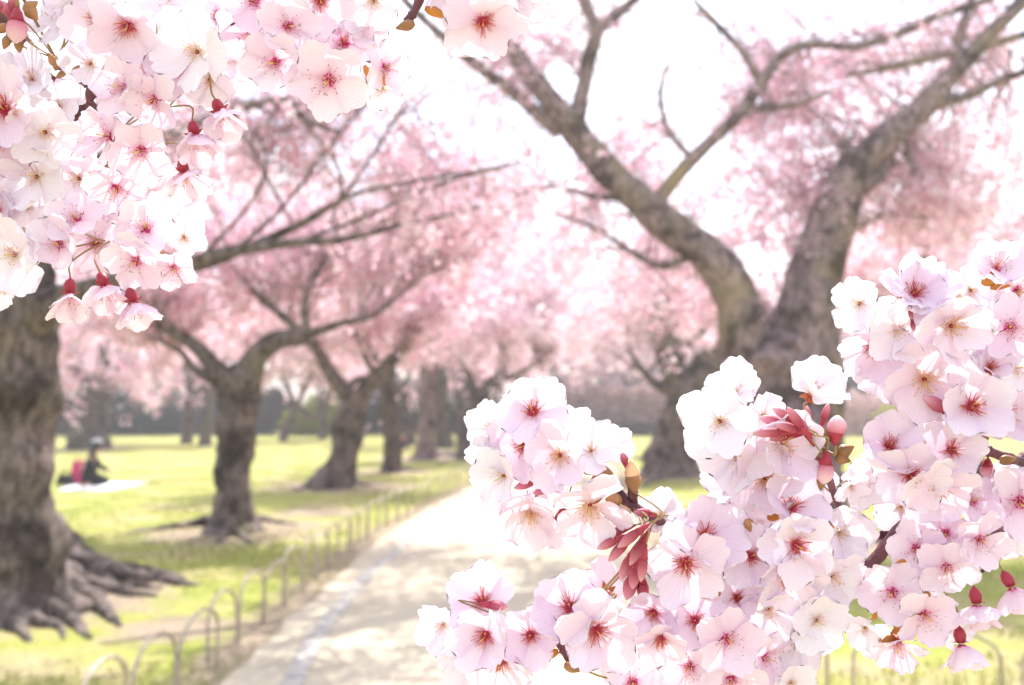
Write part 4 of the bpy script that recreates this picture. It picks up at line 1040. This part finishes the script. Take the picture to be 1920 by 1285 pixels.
class Spray:
    def __init__(self, label, wood, group='blossoming cherry branches hanging close to the camera', d=0.652):
        """wood: list of polylines of (px, py, r_px[, depth])"""
        self.d = d
        # the branch goes on out of the picture, back to the tree it belongs to
        w0 = wood[0]; dx, dy = w0[0][0] - w0[1][0], w0[0][1] - w0[1][1]; ln = math.hypot(dx, dy); d0 = w0[0][3] if len(w0[0]) > 3 else d
        wood[0] = [(w0[0][0] + dx / ln * 1300, w0[0][1] + dy / ln * 1300 - 260, w0[0][2] * 1.7, d0 + .16), (w0[0][0] + dx / ln * 600, w0[0][1] + dy / ln * 600 - 70, w0[0][2] * 1.3, d0 + .07)] + w0
        p0 = wood[0][0]
        self.root = empty('cherry_branch', P(p0[0], p0[1], p0[3] if len(p0) > 3 else d), label, 'branch', group)
        self.pts = []
        for pl_ in wood:
            q = []
            for a in pl_:
                dd = a[3] if len(a) > 3 else d
                w = P(a[0], a[1], dd); q.append((w.x, w.y, w.z, a[2] * dd / FPX))
            s = catmull(q, 6)
            rr = []
            for i, p in enumerate(s):      # nodes and leaf scars swell the twig here and there
                rr.append(p[3] * (1 + .16 * noise.noise(Vector((p[0] * 160, p[2] * 160, 0))) + (.25 if i % 9 == 4 else 0)))
            V, F = tube([p[:3] for p in s], rr, 10, True, .10, 300)
            link('twig', mesh('twig', V, F, [M['twig']]), self.root)
            self.pts += [Vector(p[:3]) for p in s]
        self.fl = []

    def local(self, o):
        o.parent = self.root
        return o

    def attach(self, c, up):
        best, bd = None, 1e9
        for p in self.pts:
            dd = (p - c).length + (0.4 if up and p.z < c.z + .012 else 0)
            if dd < bd: bd, best = dd, p
        return best

    def blossom(self, px, py, r, nx, ny, kind, d, rnd, open_=None):
        c = P(px, py, d); N = frame(nx, ny, kind == 'K')
        sc = r * d / FPX / (0.98 if kind != 'B' else 0.86)
        rot = N.to_track_quat('Z', 'Y').to_matrix() @ Matrix.Rotation(rnd.uniform(0, 2 * math.pi), 3, 'Z')
        mw = Matrix.Translation(c) @ rot.to_4x4() @ Matrix.Diagonal((sc, sc, sc, 1))
        inv = mw.inverted()
        # calyx, sepals and stalk
        V, F, MI = [], [], []
        def part(pts, rad, sides, m):
            f0 = len(F); tube(pts, rad, sides, True, V=V, F=F); MI.extend([m] * (len(F) - f0))
        bell = kind == 'B'
        k = 1.75 if bell else 1.0
        part([(0, 0, -.02), (0, 0, -.07), (0, 0, -.16 * k), (0, 0, -.26 * k), (0, 0, -.33 * k)], [.10, .12 * k ** .5, .115 * k, .085 * k, .03], 10, 0)
        for s in range(5):
            a = 2 * math.pi * (s + .5) / 5 + rnd.uniform(-.1, .1)
            ca, sa = math.cos(a), math.sin(a); i = len(V); L = .36
            tz = -.02 if not bell else -.10
            V += [Vector((ca * .06 - sa * .09, sa * .06 + ca * .09, -.045)), Vector((ca * .06 + sa * .09, sa * .06 - ca * .09, -.045)),
                  Vector((ca * .22 + sa * .07, sa * .22 - ca * .07, -.05)), Vector((ca * .22 - sa * .07, sa * .22 + ca * .07, -.05)), Vector((ca * L, sa * L, tz))]
            F += [(i, i + 1, i + 2, i + 3), (i + 3, i + 2, i + 4)]; MI += [0 if bell else 1] * 2
        e = Vector((0, 0, -.32 * k))
        target = self.attach(mw @ e, bell)
        tl = inv @ target
        h = min(1.2, (tl - e).length * .4)
        q = [e, e + Vector((0, 0, -h * .5)), (e + Vector((0, 0, -h)) + tl) / 2 + Vector((rnd.uniform(-.1, .1), rnd.uniform(-.1, .1), 0)), tl]
        s = catmull([tuple(v) for v in q], 4)
        part(s, [.032] * len(s), 6, 2)
        me = mesh('blossom', V, F, [M['calyx'], M['sepal'], M['pedicel']], MI)
        o = bpy.data.objects.new('blossom', me); COL.objects.link(o); o.parent = self.root
        o.matrix_basis = Matrix.Translation(-self.root.location) @ mw
        pm = {'R': 'petal_red', 'P': 'petal_pink', 'B': 'petal_pink', 'W': 'petal_white', 'G': 'petal_gold', 'K': 'petal_gold', 'J': 'petal_red', 'C': 'petal_white'}[kind]
        if kind == 'W' and rnd.random() < .35 or kind == 'J': pm += '_ruffled'
        op = {'R': 16, 'P': 10, 'B': 40, 'W': 20, 'C': 40, 'G': 22, 'K': 24, 'J': 22}[kind] if open_ is None else open_
        if kind in 'RPGWK': op += rnd.uniform(-6, 16)
        nlay = 2 if kind == 'J' else 1
        for lay in range(nlay):
            for s in range(5):
                a = 2 * math.pi * s / 5 + rnd.uniform(-.09, .09) + lay * .62
                tilt = R(op + lay * 14 + rnd.uniform(-13, 15))
                z = .018 * (s % 3) + lay * .02
                pmx = Matrix.Rotation(a - math.pi / 2, 4, 'Z') @ Matrix.Translation((0, .05, z)) @ Matrix.Rotation(tilt, 4, 'X') @ Matrix.Rotation(rnd.choice((-1, 1)) * rnd.uniform(.08, .34), 4, 'Y')
                f = rnd.uniform(.93, 1.06) * (1 - .12 * lay)
                pmx = pmx @ Matrix.Diagonal((f * rnd.uniform(.94, 1.06), f, f, 1))
                p = bpy.data.objects.new('petal', rnd.choice(PET[pm])); COL.objects.link(p); p.parent = o
                p.matrix_basis = pmx
        st = {'R': 'R', 'P': 'P', 'B': 'P', 'W': 'W', 'G': 'G', 'K': 'G', 'J': 'R', 'C': 'W'}[kind]
        p = bpy.data.objects.new('stamen_tuft', rnd.choice(STA[st])); COL.objects.link(p); p.parent = o
        p.rotation_euler = (0, 0, rnd.uniform(0, 6)); p['kind'] = 'stuff'
        return o

    def place(self, flowers, seed, base=0.588, step=0.0125, layers=5):
        rnd = random.Random(seed)
        done = []
        for f in flowers:
            px, py, r, nx, ny, kind = f[:6]
            lay = f[6] if len(f) > 6 else None
            if lay is None:
                opts = range(layers) if kind not in 'WK' else range(2, layers)
                best, bs = 0, -1e9
                for L in opts:
                    sc = rnd.random() * .5 - L * .12
                    for (qx, qy, qr, ql) in done:
                        ov = 1 - math.hypot(px - qx, py - qy) / (0.8 * (r + qr))
                        if ov > 0: sc += min(3, abs(L - ql)) * ov * 2
                    if sc > bs: bs, best = sc, L
                lay = best
            done.append((px, py, r, lay))
            self.blossom(px, py, r, nx, ny, kind, base + lay * step, rnd, f[7] if len(f) > 7 else None)

    def bud(self, px, py, l, w, ax, ay, mat='bud', d=0.60, label=None):
        """closed bud centred at px,py; (ax, ay) points to its tip"""
        c = P(px, py, d); sc = d / FPX
        A = (CR * ax - CU * ay).normalized()
        V, F, UV = [], [], []
        n, m = 16, 9
        N2 = A.cross(CF).normalized(); N3 = A.cross(N2)
        rnd = random.Random(int(px * 7 + py))
        tw = rnd.uniform(.6, 1.2)
        prof = [.25, .66, .92, 1.0, 1.0, .95, .82, .58, .18]
        for j in range(m):
            t = j / (m - 1)
            for k in range(n):
                a = 2 * math.pi * k / n
                rr = prof[j] * w * .5 * sc * (1 + .17 * abs(math.cos(1.5 * a + t * 3 * tw)) * math.sin(math.pi * t) - .08)
                V.append(c + A * ((t - .5) * l * sc) + (N2 * math.cos(a) + N3 * math.sin(a)) * rr)
                UV.append((k / n, t))
        for j in range(m - 1):
            for k in range(n):
                F.append((j * n + k, j * n + (k + 1) % n, (j + 1) * n + (k + 1) % n, (j + 1) * n + k))
        F.append(tuple(range(n))[::-1]); F.append(tuple((m - 1) * n + k for k in range(n)))
        o = link('bud', mesh('bud', V, F, [M[mat]], uvs=UV), self.root)
        # its own calyx and stalk
        b = c - A * (l * .5 * sc)
        V, F = tube([b + A * (l * .16 * sc), b, b - A * (l * .18 * sc), b - A * (l * .40 * sc)], [w * .44 * sc, w * .34 * sc, w * .26 * sc, w * .10 * sc], 8)
        cal = bpy.data.objects.new('calyx', mesh('calyx', V, F, [M['calyx']])); COL.objects.link(cal); cal.parent = o
        e = b - A * (l * .38 * sc); t = self.attach(e, False)
        s = catmull([tuple(e), tuple(e - A * min(.01, (e - t).length * .4)), tuple(t)], 5)
        V, F = tube(s, [w * .09 * sc] * len(s), 6)
        stq = bpy.data.objects.new('pedicel', mesh('pedicel', V, F, [M['pedicel']])); COL.objects.link(stq); stq.parent = o
        return o

    def scale(self, px, py, l, w, ax, ay, mat='scale', d=0.615):
        """a brown bud scale: a cupped, pointed little blade"""
        c = P(px, py, d); sc = d / FPX
        A = (CR * ax - CU * ay).normalized(); B = A.cross(CF).normalized(); N = A.cross(B)
        if N.dot(CF) > 0: N = -N
        V, F = [], []
        ws = [.35, .85, 1, .8, .45, .06]
        for j, q in enumerate(ws):
            t = j / 5
            for k in range(5):
                u = k / 2 - 1
                V.append(c + A * ((t - .5) * l * sc) + B * (u * q * w * .5 * sc) + N * ((1 - u * u) * q * w * .35 * sc))
        for j in range(5):
            for k in range(4): F.append((j * 5 + k, j * 5 + k + 1, (j + 1) * 5 + k + 1, (j + 1) * 5 + k))
        o = link('bud_scale', mesh('bud_scale', V, F, [M[mat]]), self.root)
        md = o.modifiers.new('thickness', 'SOLIDIFY'); md.thickness = 1.5 * sc
        return o

    def leaf(self, px, py, l, w, ax, ay, d=0.606):
        o = self.scale(px, py, l, w, ax, ay, 'leaf', d); o.name = 'young_leaf'; o.data.name = 'young_leaf'
        return o

# ---- upper left, hanging in from the corner
s1 = Spray('blossom laden branch with purple bark filling the upper left corner',
    [[(-130, -60, 20), (-40, 10, 16), (20, 40, 13), (48, 78, 11), (72, 118, 10), (100, 150, 9), (140, 158, 9), (182, 152, 10), (165, 185, 10), (140, 215, 9), (124, 240, 5)],
     [(100, 152, 7), (90, 220, 6), (110, 300, 5), (130, 370, 5), (120, 440, 4), (85, 475, 4)],
     [(160, 185, 7), (230, 240, 5), (270, 300, 4), (230, 380, 4), (240, 450, 4)],
     [(125, 135, 6), (112, 120, 9), (104, 110, 7)]])
s1.place([(191, 35, 76, -.35, .1, 'R', 1), (240, 48, 76, 0, .55, 'R', 0), (10, 206, 84, .25, .05, 'R', 0), (-4, 258, 78, .35, .35, 'R', 1), (85, 248, 70, .25, .3, 'W', 1),
          (275, 126, 55, -.5, 0, 'P'), (336, 131, 62, 0, .05, 'P', 1), (232, 166, 58, -.42, -.1, 'P'), (288, 187, 58, -.15, .45, 'P', 0), (203, 256, 64, -.4, 0, 'P'), (265, 282, 64, 0, .35, 'P', 0),
          (219, 352, 56, .2, .72, 'P', 1), (70, 332, 78, 0, .1, 'W', 2), (148, 335, 66, .1, .2, 'W', 3), (20, 320, 66, -.1, .1, 'W', 3), (143, 412, 58, .05, -.4, 'P'), (113, 458, 57, 0, 0, 'P', 0), (178, 457, 54, .5, 0, 'P'),
          (200, 398, 50, -.1, -.35, 'P'), (273, 430, 60, .2, -.32, 'P'), (256, 490, 58, .05, .3, 'P', 0), (326, 502, 48, .3, .55, 'P', 1), (345, 445, 44, .55, 0, 'W', 3), (300, 405, 46, .2, -.2, 'W', 3),
          (28, 478, 84, -.1, .12, 'W', 0), (10, 540, 44, -.1, .4, 'W', 1), (-6, 405, 68, .2, 0, 'J', 2), (52, 390, 56, .2, -.2, 'W', 3), (60, 150, 66, .1, -.3, 'W', 3), (100, 40, 68, -.1, -.2, 'W', 3), (110, 200, 64, .1, .1, 'W', 4), (25, 150, 60, -.2, 0, 'W', 3),
          (310, 12, 64, 0, .25, 'W', 3), (135, 8, 60, 0, .2, 'W', 3), (300, 90, 60, .1, 0, 'W', 4), (170, 120, 54, .2, -.1, 'W', 4),
          (130, 552, 50, .1, .93, 'B', 0), (196, 537, 50, .42, .82, 'B', 0), (250, 568, 50, .38, .86, 'B', 0), (365, 254, 50, .25, .9, 'B', 0), (346, 325, 50, .3, .88, 'B', 0)], 1)
s1.bud(31, 57, 48, 36, -.05, 1, d=.585)
for q in [(60, 25, 34, 24, .4, .5), (58, 12, 30, 22, .5, -.3), (12, 80, 26, 18, -.3, .8), (36, 86, 26, 18, .1, .9), (4, 55, 24, 18, -.6, .5)]: s1.scale(*q, d=.592)
for q in [(15, 20, 46, 20, -.4, -.6), (25, 8, 42, 20, .1, -1), (2, 12, 44, 20, -.7, -.5)]: s1.bud(*q, 'bud_red', .60)
for q in [(105, 122, 22, 12, -.2, -.8), (122, 118, 20, 11, .2, -.9), (115, 140, 22, 12, -.5, .3), (142, 132, 22, 12, .5, -.6), (98, 112, 26, 16, -.4, -.7), (130, 106, 24, 14, .1, -1)]: s1.scale(*q, d=.635)
for q in [(198, 202, 30, 16, -.8, .2), (262, 252, 16, 14, 0, -1), (228, 292, 20, 12, .3, .8), (205, 318, 34, 12, -.8, .2), (236, 402, 24, 14, .6, -.6), (300, 478, 36, 12, .9, .2), (234, 472, 16, 14, -.3, -.9)]: s1.leaf(*q)

s2 = Spray('flowering branch along the top edge with clean pink stars, left of the centre',
    [[(230, -160, 13, .665), (330, -60, 10), (420, 40, 7), (500, 85, 6), (570, 95, 5), (650, 100, 4), (700, 118, 3)], [(420, 40, 6), (600, -10, 5), (700, -5, 3)], [(395, 78, 3, .61), (425, 52, 2.5, .60), (452, 38, 2.5, .595)]])
s2.place([(370, 98, 84, -.2, .05, 'W', 0), (393, 150, 58, 0, .5, 'W', 2), (408, 30, 62, -.55, 0, 'P'), (474, 66, 68, -.1, .4, 'P', 1), (477, 3, 62, 0, 0, 'P'), (540, 50, 60, .45, .2, 'P', 0), (600, 0, 66, .2, .45, 'R', 1), (645, 82, 66, .22, -.05, 'P'),
          (517, 118, 64, -.15, .32, 'P', 0), (617, 150, 76, 0, .42, 'P', 0), (722, 128, 52, .55, .1, 'P', 1), (700, 2, 64, 0, .35, 'W', 2), (575, 95, 60, 0, 0, 'W', 4), (690, 60, 54, .2, 0, 'W', 4), (350, 40, 62, 0, 0, 'W', 3), (440, 110, 56, 0, .2, 'W', 4), (660, 30, 58, 0, 0, 'W', 4), (715, 165, 46, .5, .4, 'W', 3),
          (413, 210, 50, .42, .8, 'B', 0)], 2)
for q in [(554, 152, 34, 18, .1, 1), (654, 122, 26, 16, 0, -1), (692, 142, 40, 12, .4, .9), (718, 150, 24, 14, .4, .8), (606, 86, 16, 14, -.9, -.3)]: s2.leaf(*q, d=.602)

s3 = Spray('small twig with a glossy brown bud tip hanging from the middle of the top edge',
    [[(840, -150, 12, .62), (800, -50, 10, .61), (786, 0, 9, .605), (775, 25, 8, .605), (762, 42, 8, .605)], [(800, -50, 7, .62), (870, -20, 5, .63), (930, -5, 4, .63)]])
s3.place([(905, 40, 78, .1, .5, 'R', 1), (855, -6, 62, 0, .3, 'R', 2), (936, -4, 64, .15, .35, 'R', 3), (985, 6, 54, .4, .3, 'W', 4), (818, -25, 56, -.1, .3, 'R', 3)], 3)
s3.scale(760, 49, 36, 20, -.9, .25, 'scale', .60); s3.leaf(818, 24, 44, 18, .9, .35, .605); s3.leaf(838, 18, 22, 12, .6, -.7, .606)

# ---- right hand side
s4 = Spray('crowded white branch with frilled petals at the right edge, uppermost of the sprays there',
    [[(2060, 520, 14), (1960, 560, 11), (1870, 590, 8), (1780, 600, 7), (1700, 610, 5), (1640, 620, 3)], [(1780, 600, 6), (1800, 680, 5), (1810, 730, 4)]])
s4.place([(1714, 553, 78, 0, -.42, 'J', 1), (1612, 570, 62, -.5, -.15, 'W', 2), (1640, 650, 70, -.3, .4, 'R', 2), (1682, 619, 68, -.1, .15, 'W', 1), (1783, 611, 84, 0, .1, 'G', 0), (1733, 711, 86, -.25, .3, 'G', 1), (1820, 762, 82, -.1, -.25, 'R', 0), (1880, 775, 76, 0, 0, 'R', 1),
          (1855, 690, 48, 0, -.5, 'R', 2), (1894, 614, 64, -.4, 0, 'P', 1), (1868, 503, 58, 0, -.55, 'P', 2), (1905, 545, 56, .2, .2, 'P', 2), (1820, 545, 52, -.2, 0, 'W', 3), (1850, 650, 66, 0, 0, 'W', 3), (1735, 650, 70, 0, 0, 'W', 4), (1660, 690, 66, -.2, .3, 'W', 3), (1900, 690, 66, .1, 0, 'W', 4), (1790, 690, 62, 0, 0, 'W', 4), (1930, 480, 56, .2, -.2, 'W', 3), (1650, 600, 56, -.2, 0, 'W', 4)], 4)
for q in [(1852, 530, 26, 14, .9, .2), (1875, 538, 38, 10, .9, -.1), (1906, 560, 22, 14, .4, .9)]: s4.leaf(*q)
s4.bud(1755, 758, 56, 24, -.9, -.5, 'bud_red', .592); s4.scale(1794, 556, 28, 18, -.2, -1, 'scale_pale', .60)
for q in [(1708, 590, 22, 9), (1712, 612, 20, 9), (1765, 690, 26, 10)]: s4.bud(*q, .2, 1, 'bud_red', .592)

s5 = Spray('branch of red hearted blossoms at the right edge with a shiny brown bud tip',
    [[(2060, 800, 14), (1980, 850, 11), (1935, 868, 9, .63), (1900, 862, 9, .612), (1868, 852, 9, .612), (1845, 842, 10, .612), (1820, 825, 9, .62), (1775, 850, 7), (1720, 865, 6), (1670, 870, 4)],
     [(1845, 845, 8, .618), (1822, 872, 9, .625), (1820, 895, 9, .635), (1822, 930, 6)], [(1720, 865, 5), (1750, 920, 4), (1770, 960, 3)]])
s5.place([(1667, 837, 70, -.15, -.36, 'R', 1), (1784, 844, 64, -.15, -.18, 'R', 1), (1706, 890, 75, -.25, .1, 'R', 0), (1754, 912, 75, 0, .5, 'R', 0), (1822, 941, 54, .1, -.4, 'P', 2), (1912, 941, 74, -.3, .1, 'P', 2), (1885, 905, 60, 0, -.1, 'W', 3), (1620, 905, 54, -.3, .1, 'W', 3), (1850, 985, 58, 0, 0, 'W', 4), (1690, 950, 56, -.2, .3, 'W', 4), (1735, 815, 50, 0, -.2, 'W', 4), (1905, 1000, 50, .1, .3, 'W', 4), (1650, 880, 56, -.1, 0, 'W', 4)], 5)
s5.scale(1889, 862, 32, 18, .9, -.15, 'scale', .603); s5.leaf(1832, 862, 34, 20, -.5, .9, .612); s5.leaf(1708, 828, 26, 15, .8, -.4, .60); s5.bud(1852, 885, 30, 26, 0, 1, 'bud', .62)
s5.scale(1815, 812, 24, 14, -.3, -.9, d=.612); s5.scale(1848, 818, 20, 12, .2, -1, d=.612); s5.bud(1744, 892, 14, 8, .3, -1, 'bud_red', .598)

s6 = Spray('drooping spray with dangling bell blossoms in the lower right corner',
    [[(2070, 960, 12), (1990, 980, 9), (1910, 985, 7), (1870, 1000, 6, .62), (1845, 1015, 5, .63), (1790, 1030, 5), (1740, 1070, 5), (1700, 1120, 4)], [(1870, 1000, 5, .63), (1850, 1060, 3), (1820, 1090, 3)]])
s6.place([(1836, 1012, 58, 0, 0, 'P', 0), (1773, 1000, 52, -.38, -.05, 'P', 1), (1718, 1029, 56, -.32, -.18, 'P', 1), (1775, 1064, 56, -.3, .35, 'P', 0), (1673, 1111, 62, -.38, 0, 'P', 1), (1735, 1152, 62, 0, .28, 'P', 0), (1682, 1206, 56, -.2, .58, 'P', 1), (1775, 1165, 50, .2, .1, 'W', 3), (1622, 1177, 44, -.55, .2, 'W', 2), (1800, 1040, 52, .2, .2, 'W', 4), (1720, 1085, 52, 0, 0, 'W', 4), (1650, 1200, 44, -.3, .2, 'W', 4), (1745, 990, 50, 0, -.2, 'W', 4),
          (1897, 1102, 50, .32, .87, 'B', 0), (1832, 1134, 50, .05, .95, 'B', 0), (1802, 1208, 50, .02, .96, 'B', 0)], 6)
for q in [(1688, 1058, 28, 16, -.9, .2), (1737, 1118, 18, 14, 0, 1), (1700, 1152, 24, 14, .9, .3), (1682, 1180, 30, 12, -.8, .5), (1665, 1198, 26, 14, -.9, .4), (1640, 1155, 14, 8, .4, -.8)]: s6.leaf(*q, d=.602)

s7 = Spray('thick purple branch with crimson bud clusters crossing the lower right, ends over the path',
    [[(2080, 700, 16, .70), (1900, 880, 15, .685), (1770, 950, 13, .67), (1700, 985, 12, .64), (1678, 1003, 12, .625), (1650, 1040, 12, .622), (1622, 1068, 11, .622), (1600, 1092, 9, .63), (1540, 1110, 8), (1440, 1080, 7), (1340, 1030, 7), (1260, 990, 8, .63), (1222, 970, 9, .612), (1190, 952, 10, .608), (1165, 930, 10, .608), (1142, 905, 10, .608), (1118, 882, 9, .608), (1082, 876, 8, .612)],
     [(1678, 1003, 9, .64), (1640, 1003, 8, .64), (1600, 985, 9, .635), (1580, 965, 7, .63), (1565, 930, 6, .62), (1552, 890, 8, .61), (1540, 860, 10, .608), (1532, 835, 9, .608)],
     [(1340, 1030, 6), (1400, 900, 5), (1380, 820, 4)], [(1190, 952, 7, .61), (1185, 915, 9, .602), (1178, 885, 8, .60)], [(1165, 930, 6, .615), (1120, 980, 4, .63), (1020, 930, 4), (980, 860, 3)],
     [(1355, 1040, 9, .612), (1350, 1070, 9, .608), (1343, 1095, 8, .606), (1336, 1112, 7, .605)]])
s7.place([(999, 773, 74, -.1, -.45, 'R', 1), (984, 834, 76, -.25, .05, 'R', 2), (1050, 854, 76, -.25, 0, 'G', 0), (1108, 846, 66, -.1, -.45, 'W', 1), (995, 962, 76, -.1, .5, 'G', 2), (1106, 947, 80, -.05, .45, 'G', 0), (945, 892, 64, -.6, .3, 'W', 2), (920, 800, 50, -.55, -.25, 'W', 3), (1150, 835, 42, .3, -.3, 'W', 3), (930, 850, 56, -.6, .1, 'W', 3), (1075, 800, 40, .1, -.6, 'W', 4), (1020, 905, 50, 0, .2, 'W', 4),
          (1322, 1005, 80, .05, -.42, 'R', 1), (1285, 1056, 84, -.15, .1, 'R', 0), (1407, 1044, 66, 0, -.28, 'R', 1), (1492, 1022, 76, .08, .05, 'R', 0), (1483, 952, 74, .05, -.45, 'R', 1), (1476, 1075, 80, .25, .42, 'R', 1), (1560, 1080, 68, .2, .3, 'W', 2), (1240, 965, 52, -.2, -.35, 'W', 3), (1572, 1000, 70, .2, 0, 'W', 3), (1520, 1105, 66, .1, .2, 'W', 3), (1560, 1040, 60, .3, .1, 'W', 4), (1420, 985, 60, 0, 0, 'W', 4),
          (1350, 790, 80, -.45, .05, 'W', 1), (1380, 735, 60, -.35, -.45, 'W', 3), (1521, 738, 74, .08, -.66, 'C', 0), (1467, 836, 76, .05, -.22, 'G', 1), (1435, 896, 84, -.2, -.1, 'G', 2), (1385, 850, 78, -.15, .1, 'W', 2), (1345, 830, 60, -.4, .4, 'W', 3), (1430, 780, 56, 0, -.2, 'W', 4), (1410, 930, 70, 0, .2, 'W', 4), (1370, 900, 62, -.3, .2, 'W', 4), (1520, 900, 50, .2, .2, 'W', 4), (1596, 912, 38, .2, .4, 'W', 2)], 7)
for i, q in enumerate([(1180, 1010, 72, 26, -.8, .6), (1160, 1032, 74, 26, -.7, .75), (1195, 1035, 76, 26, -.5, .9), (1150, 1000, 66, 24, -.95, .35), (1175, 1062, 76, 28, -.45, .95), (1205, 1066, 66, 24, -.15, 1), (1140, 1020, 60, 24, -.95, .45), (1190, 1082, 60, 28, -.2, 1),
                       (1470, 778, 66, 24, -.85, -.5), (1448, 790, 66, 26, -.95, -.3), (1492, 785, 70, 24, -.6, -.8), (1478, 802, 70, 24, -.9, -.25), (1440, 812, 76, 24, -1, .05), (1505, 800, 66, 22, -.5, -.85), (1462, 820, 62, 22, -1, .1), (1515, 782, 56, 20, -.1, -1), (1548, 774, 48, 20, .3, -1),
                       (985, 908, 60, 24, -.8, .3), (1020, 918, 60, 22, -.9, .4), (1040, 985, 60, 22, -.4, .9)]):
    
    q = (q[0], q[1], q[2] * .76, q[3] * .74, q[4], q[5])
    s7.bud(*q, 'bud_red', (.576 + .005 * (i % 5)) if i < 15 else .612)
s7.bud(1569, 799, 40, 34, .1, -1, 'bud', .595); s7.bud(1546, 886, 44, 34, -.1, 1, 'bud', .592); s7.bud(1373, 952, 44, 18, -.5, .9, 'bud_red', .612); s7.bud(1205, 962, 34, 16, -1, -.1, 'bud_red', .597); s7.bud(1170, 860, 26, 14, -.3, -1, 'bud_red', .60)
for q in [(1185, 882, 40, 28, -.1, -1, 'scale_pale'), (1138, 888, 34, 22, -.3, -.9, 'scale'), (1160, 966, 46, 34, -.9, .2, 'scale_pale'), (1150, 938, 30, 26, -.9, -.1, 'scale'), (1188, 905, 40, 30, .1, 1, 'scale'), (1098, 880, 34, 18, -.9, -.2, 'scale'), (1120, 895, 30, 20, -.6, .5, 'scale'),
          (1585, 845, 34, 26, .8, -.4, 'scale'), (1580, 860, 30, 22, .8, .3, 'scale'), (1525, 820, 38, 18, -.4, -.9, 'scale_pale'), (1552, 815, 40, 18, .1, -1, 'scale'), (1512, 850, 30, 18, -.9, .3, 'scale_pale'), (1540, 905, 30, 18, -.1, 1, 'scale'), (1530, 840, 36, 20, -.3, -.9, 'scale'), (1335, 1116, 32, 18, -.9, .35, 'scale'), (1404, 985, 24, 18, .2, .9, 'scale')]:
    s7.scale(*q, d=.598)
for q in [(1384, 1080, 42, 18, .95, .15), (1455, 968, 34, 16, .9, -.2), (1468, 1060, 16, 8, .8, .4)]: s7.leaf(*q, d=.606)

s8 = Spray('low spray of red and pink hearted blossoms along the bottom edge over the path',
    [[(1560, 1420, 14), (1470, 1260, 9), (1420, 1180, 7), (1395, 1150, 8, .622), (1370, 1180, 6, .63), (1300, 1215, 6), (1200, 1210, 6), (1120, 1180, 6), (1060, 1150, 5)], [(1020, 1170, 6, .64), (1040, 1195, 9, .612), (1056, 1215, 9, .608), (1068, 1236, 8, .605), (1085, 1252, 6, .603)],
     [(1060, 1150, 5), (1020, 1168, 5, .645), (930, 1180, 4), (890, 1190, 3)], [(1386, 1234, 2.5, .60), (1415, 1250, 2.2, .61), (1442, 1272, 2.2, .62)]])
s8.place([(905, 1128, 72, -.1, -.45, 'R', 2), (912, 1191, 74, -.32, .05, 'R', 0), (995, 1191, 66, -.1, -.28, 'R', 1), (939, 1235, 74, -.18, .45, 'R', 1), (1069, 1140, 80, -.18, -.42, 'R', 1), (1118, 1181, 84, .1, .05, 'R', 0), (832, 1172, 56, -.45, 0, 'W', 3), (1225, 1148, 64, -.3, 0, 'R', 1), (1240, 1196, 60, -.25, .4, 'R', 0), (1186, 1280, 64, -.1, -.28, 'P', 1),
          (1135, 1112, 66, -.3, .1, 'K', 2), (1382, 1122, 54, -.1, -.4, 'R', 2), (1302, 1163, 64, -.1, -.26, 'R', 1), (1363, 1198, 66, 0, 0, 'P', 0), (1440, 1142, 64, 0, .28, 'W', 2), (1530, 1163, 64, .1, .1, 'W', 2), (1498, 1198, 60, .1, .35, 'W', 3), (1293, 1250, 60, -.35, .15, 'P', 1), (1435, 1232, 58, .5, 0, 'P', 2), (1370, 1274, 66, 0, .36, 'P', 1),
          (1482, 1280, 52, .2, .1, 'W', 2), (860, 1200, 56, -.4, .1, 'W', 4), (1240, 1250, 60, 0, 0, 'W', 4), (880, 1250, 60, -.3, .3, 'W', 4), (960, 1290, 60, 0, .3, 'W', 3), (1330, 1120, 60, 0, 0, 'W', 4), (1180, 1200, 60, 0, .2, 'W', 4), (1450, 1190, 60, 0, 0, 'W', 4), (1480, 1150, 60, 0, 0, 'W', 4), (1310, 1285, 56, 0, 0, 'W', 4), (1420, 1285, 56, 0, 0, 'W', 4), (1160, 1230, 56, -.1, .2, 'W', 4)], 8)
s8.scale(1076, 1252, 38, 20, .9, .25, 'scale', .60); s8.leaf(1026, 1228, 44, 18, -.9, .3, .605); s8.bud(932, 1136, 40, 18, 1, .1, 'bud_red', .60)
for q in [(1182, 1100, 52, 26, -.3, 1), (1206, 1108, 40, 22, .1, 1)]: s8.bud(*q, 'bud_red', .598)
s8.bud(940, 1210, 14, 8, .3, -1, 'bud_red', .596); s8.bud(1245, 1172, 14, 8, .8, -.5, 'bud_red', .596)
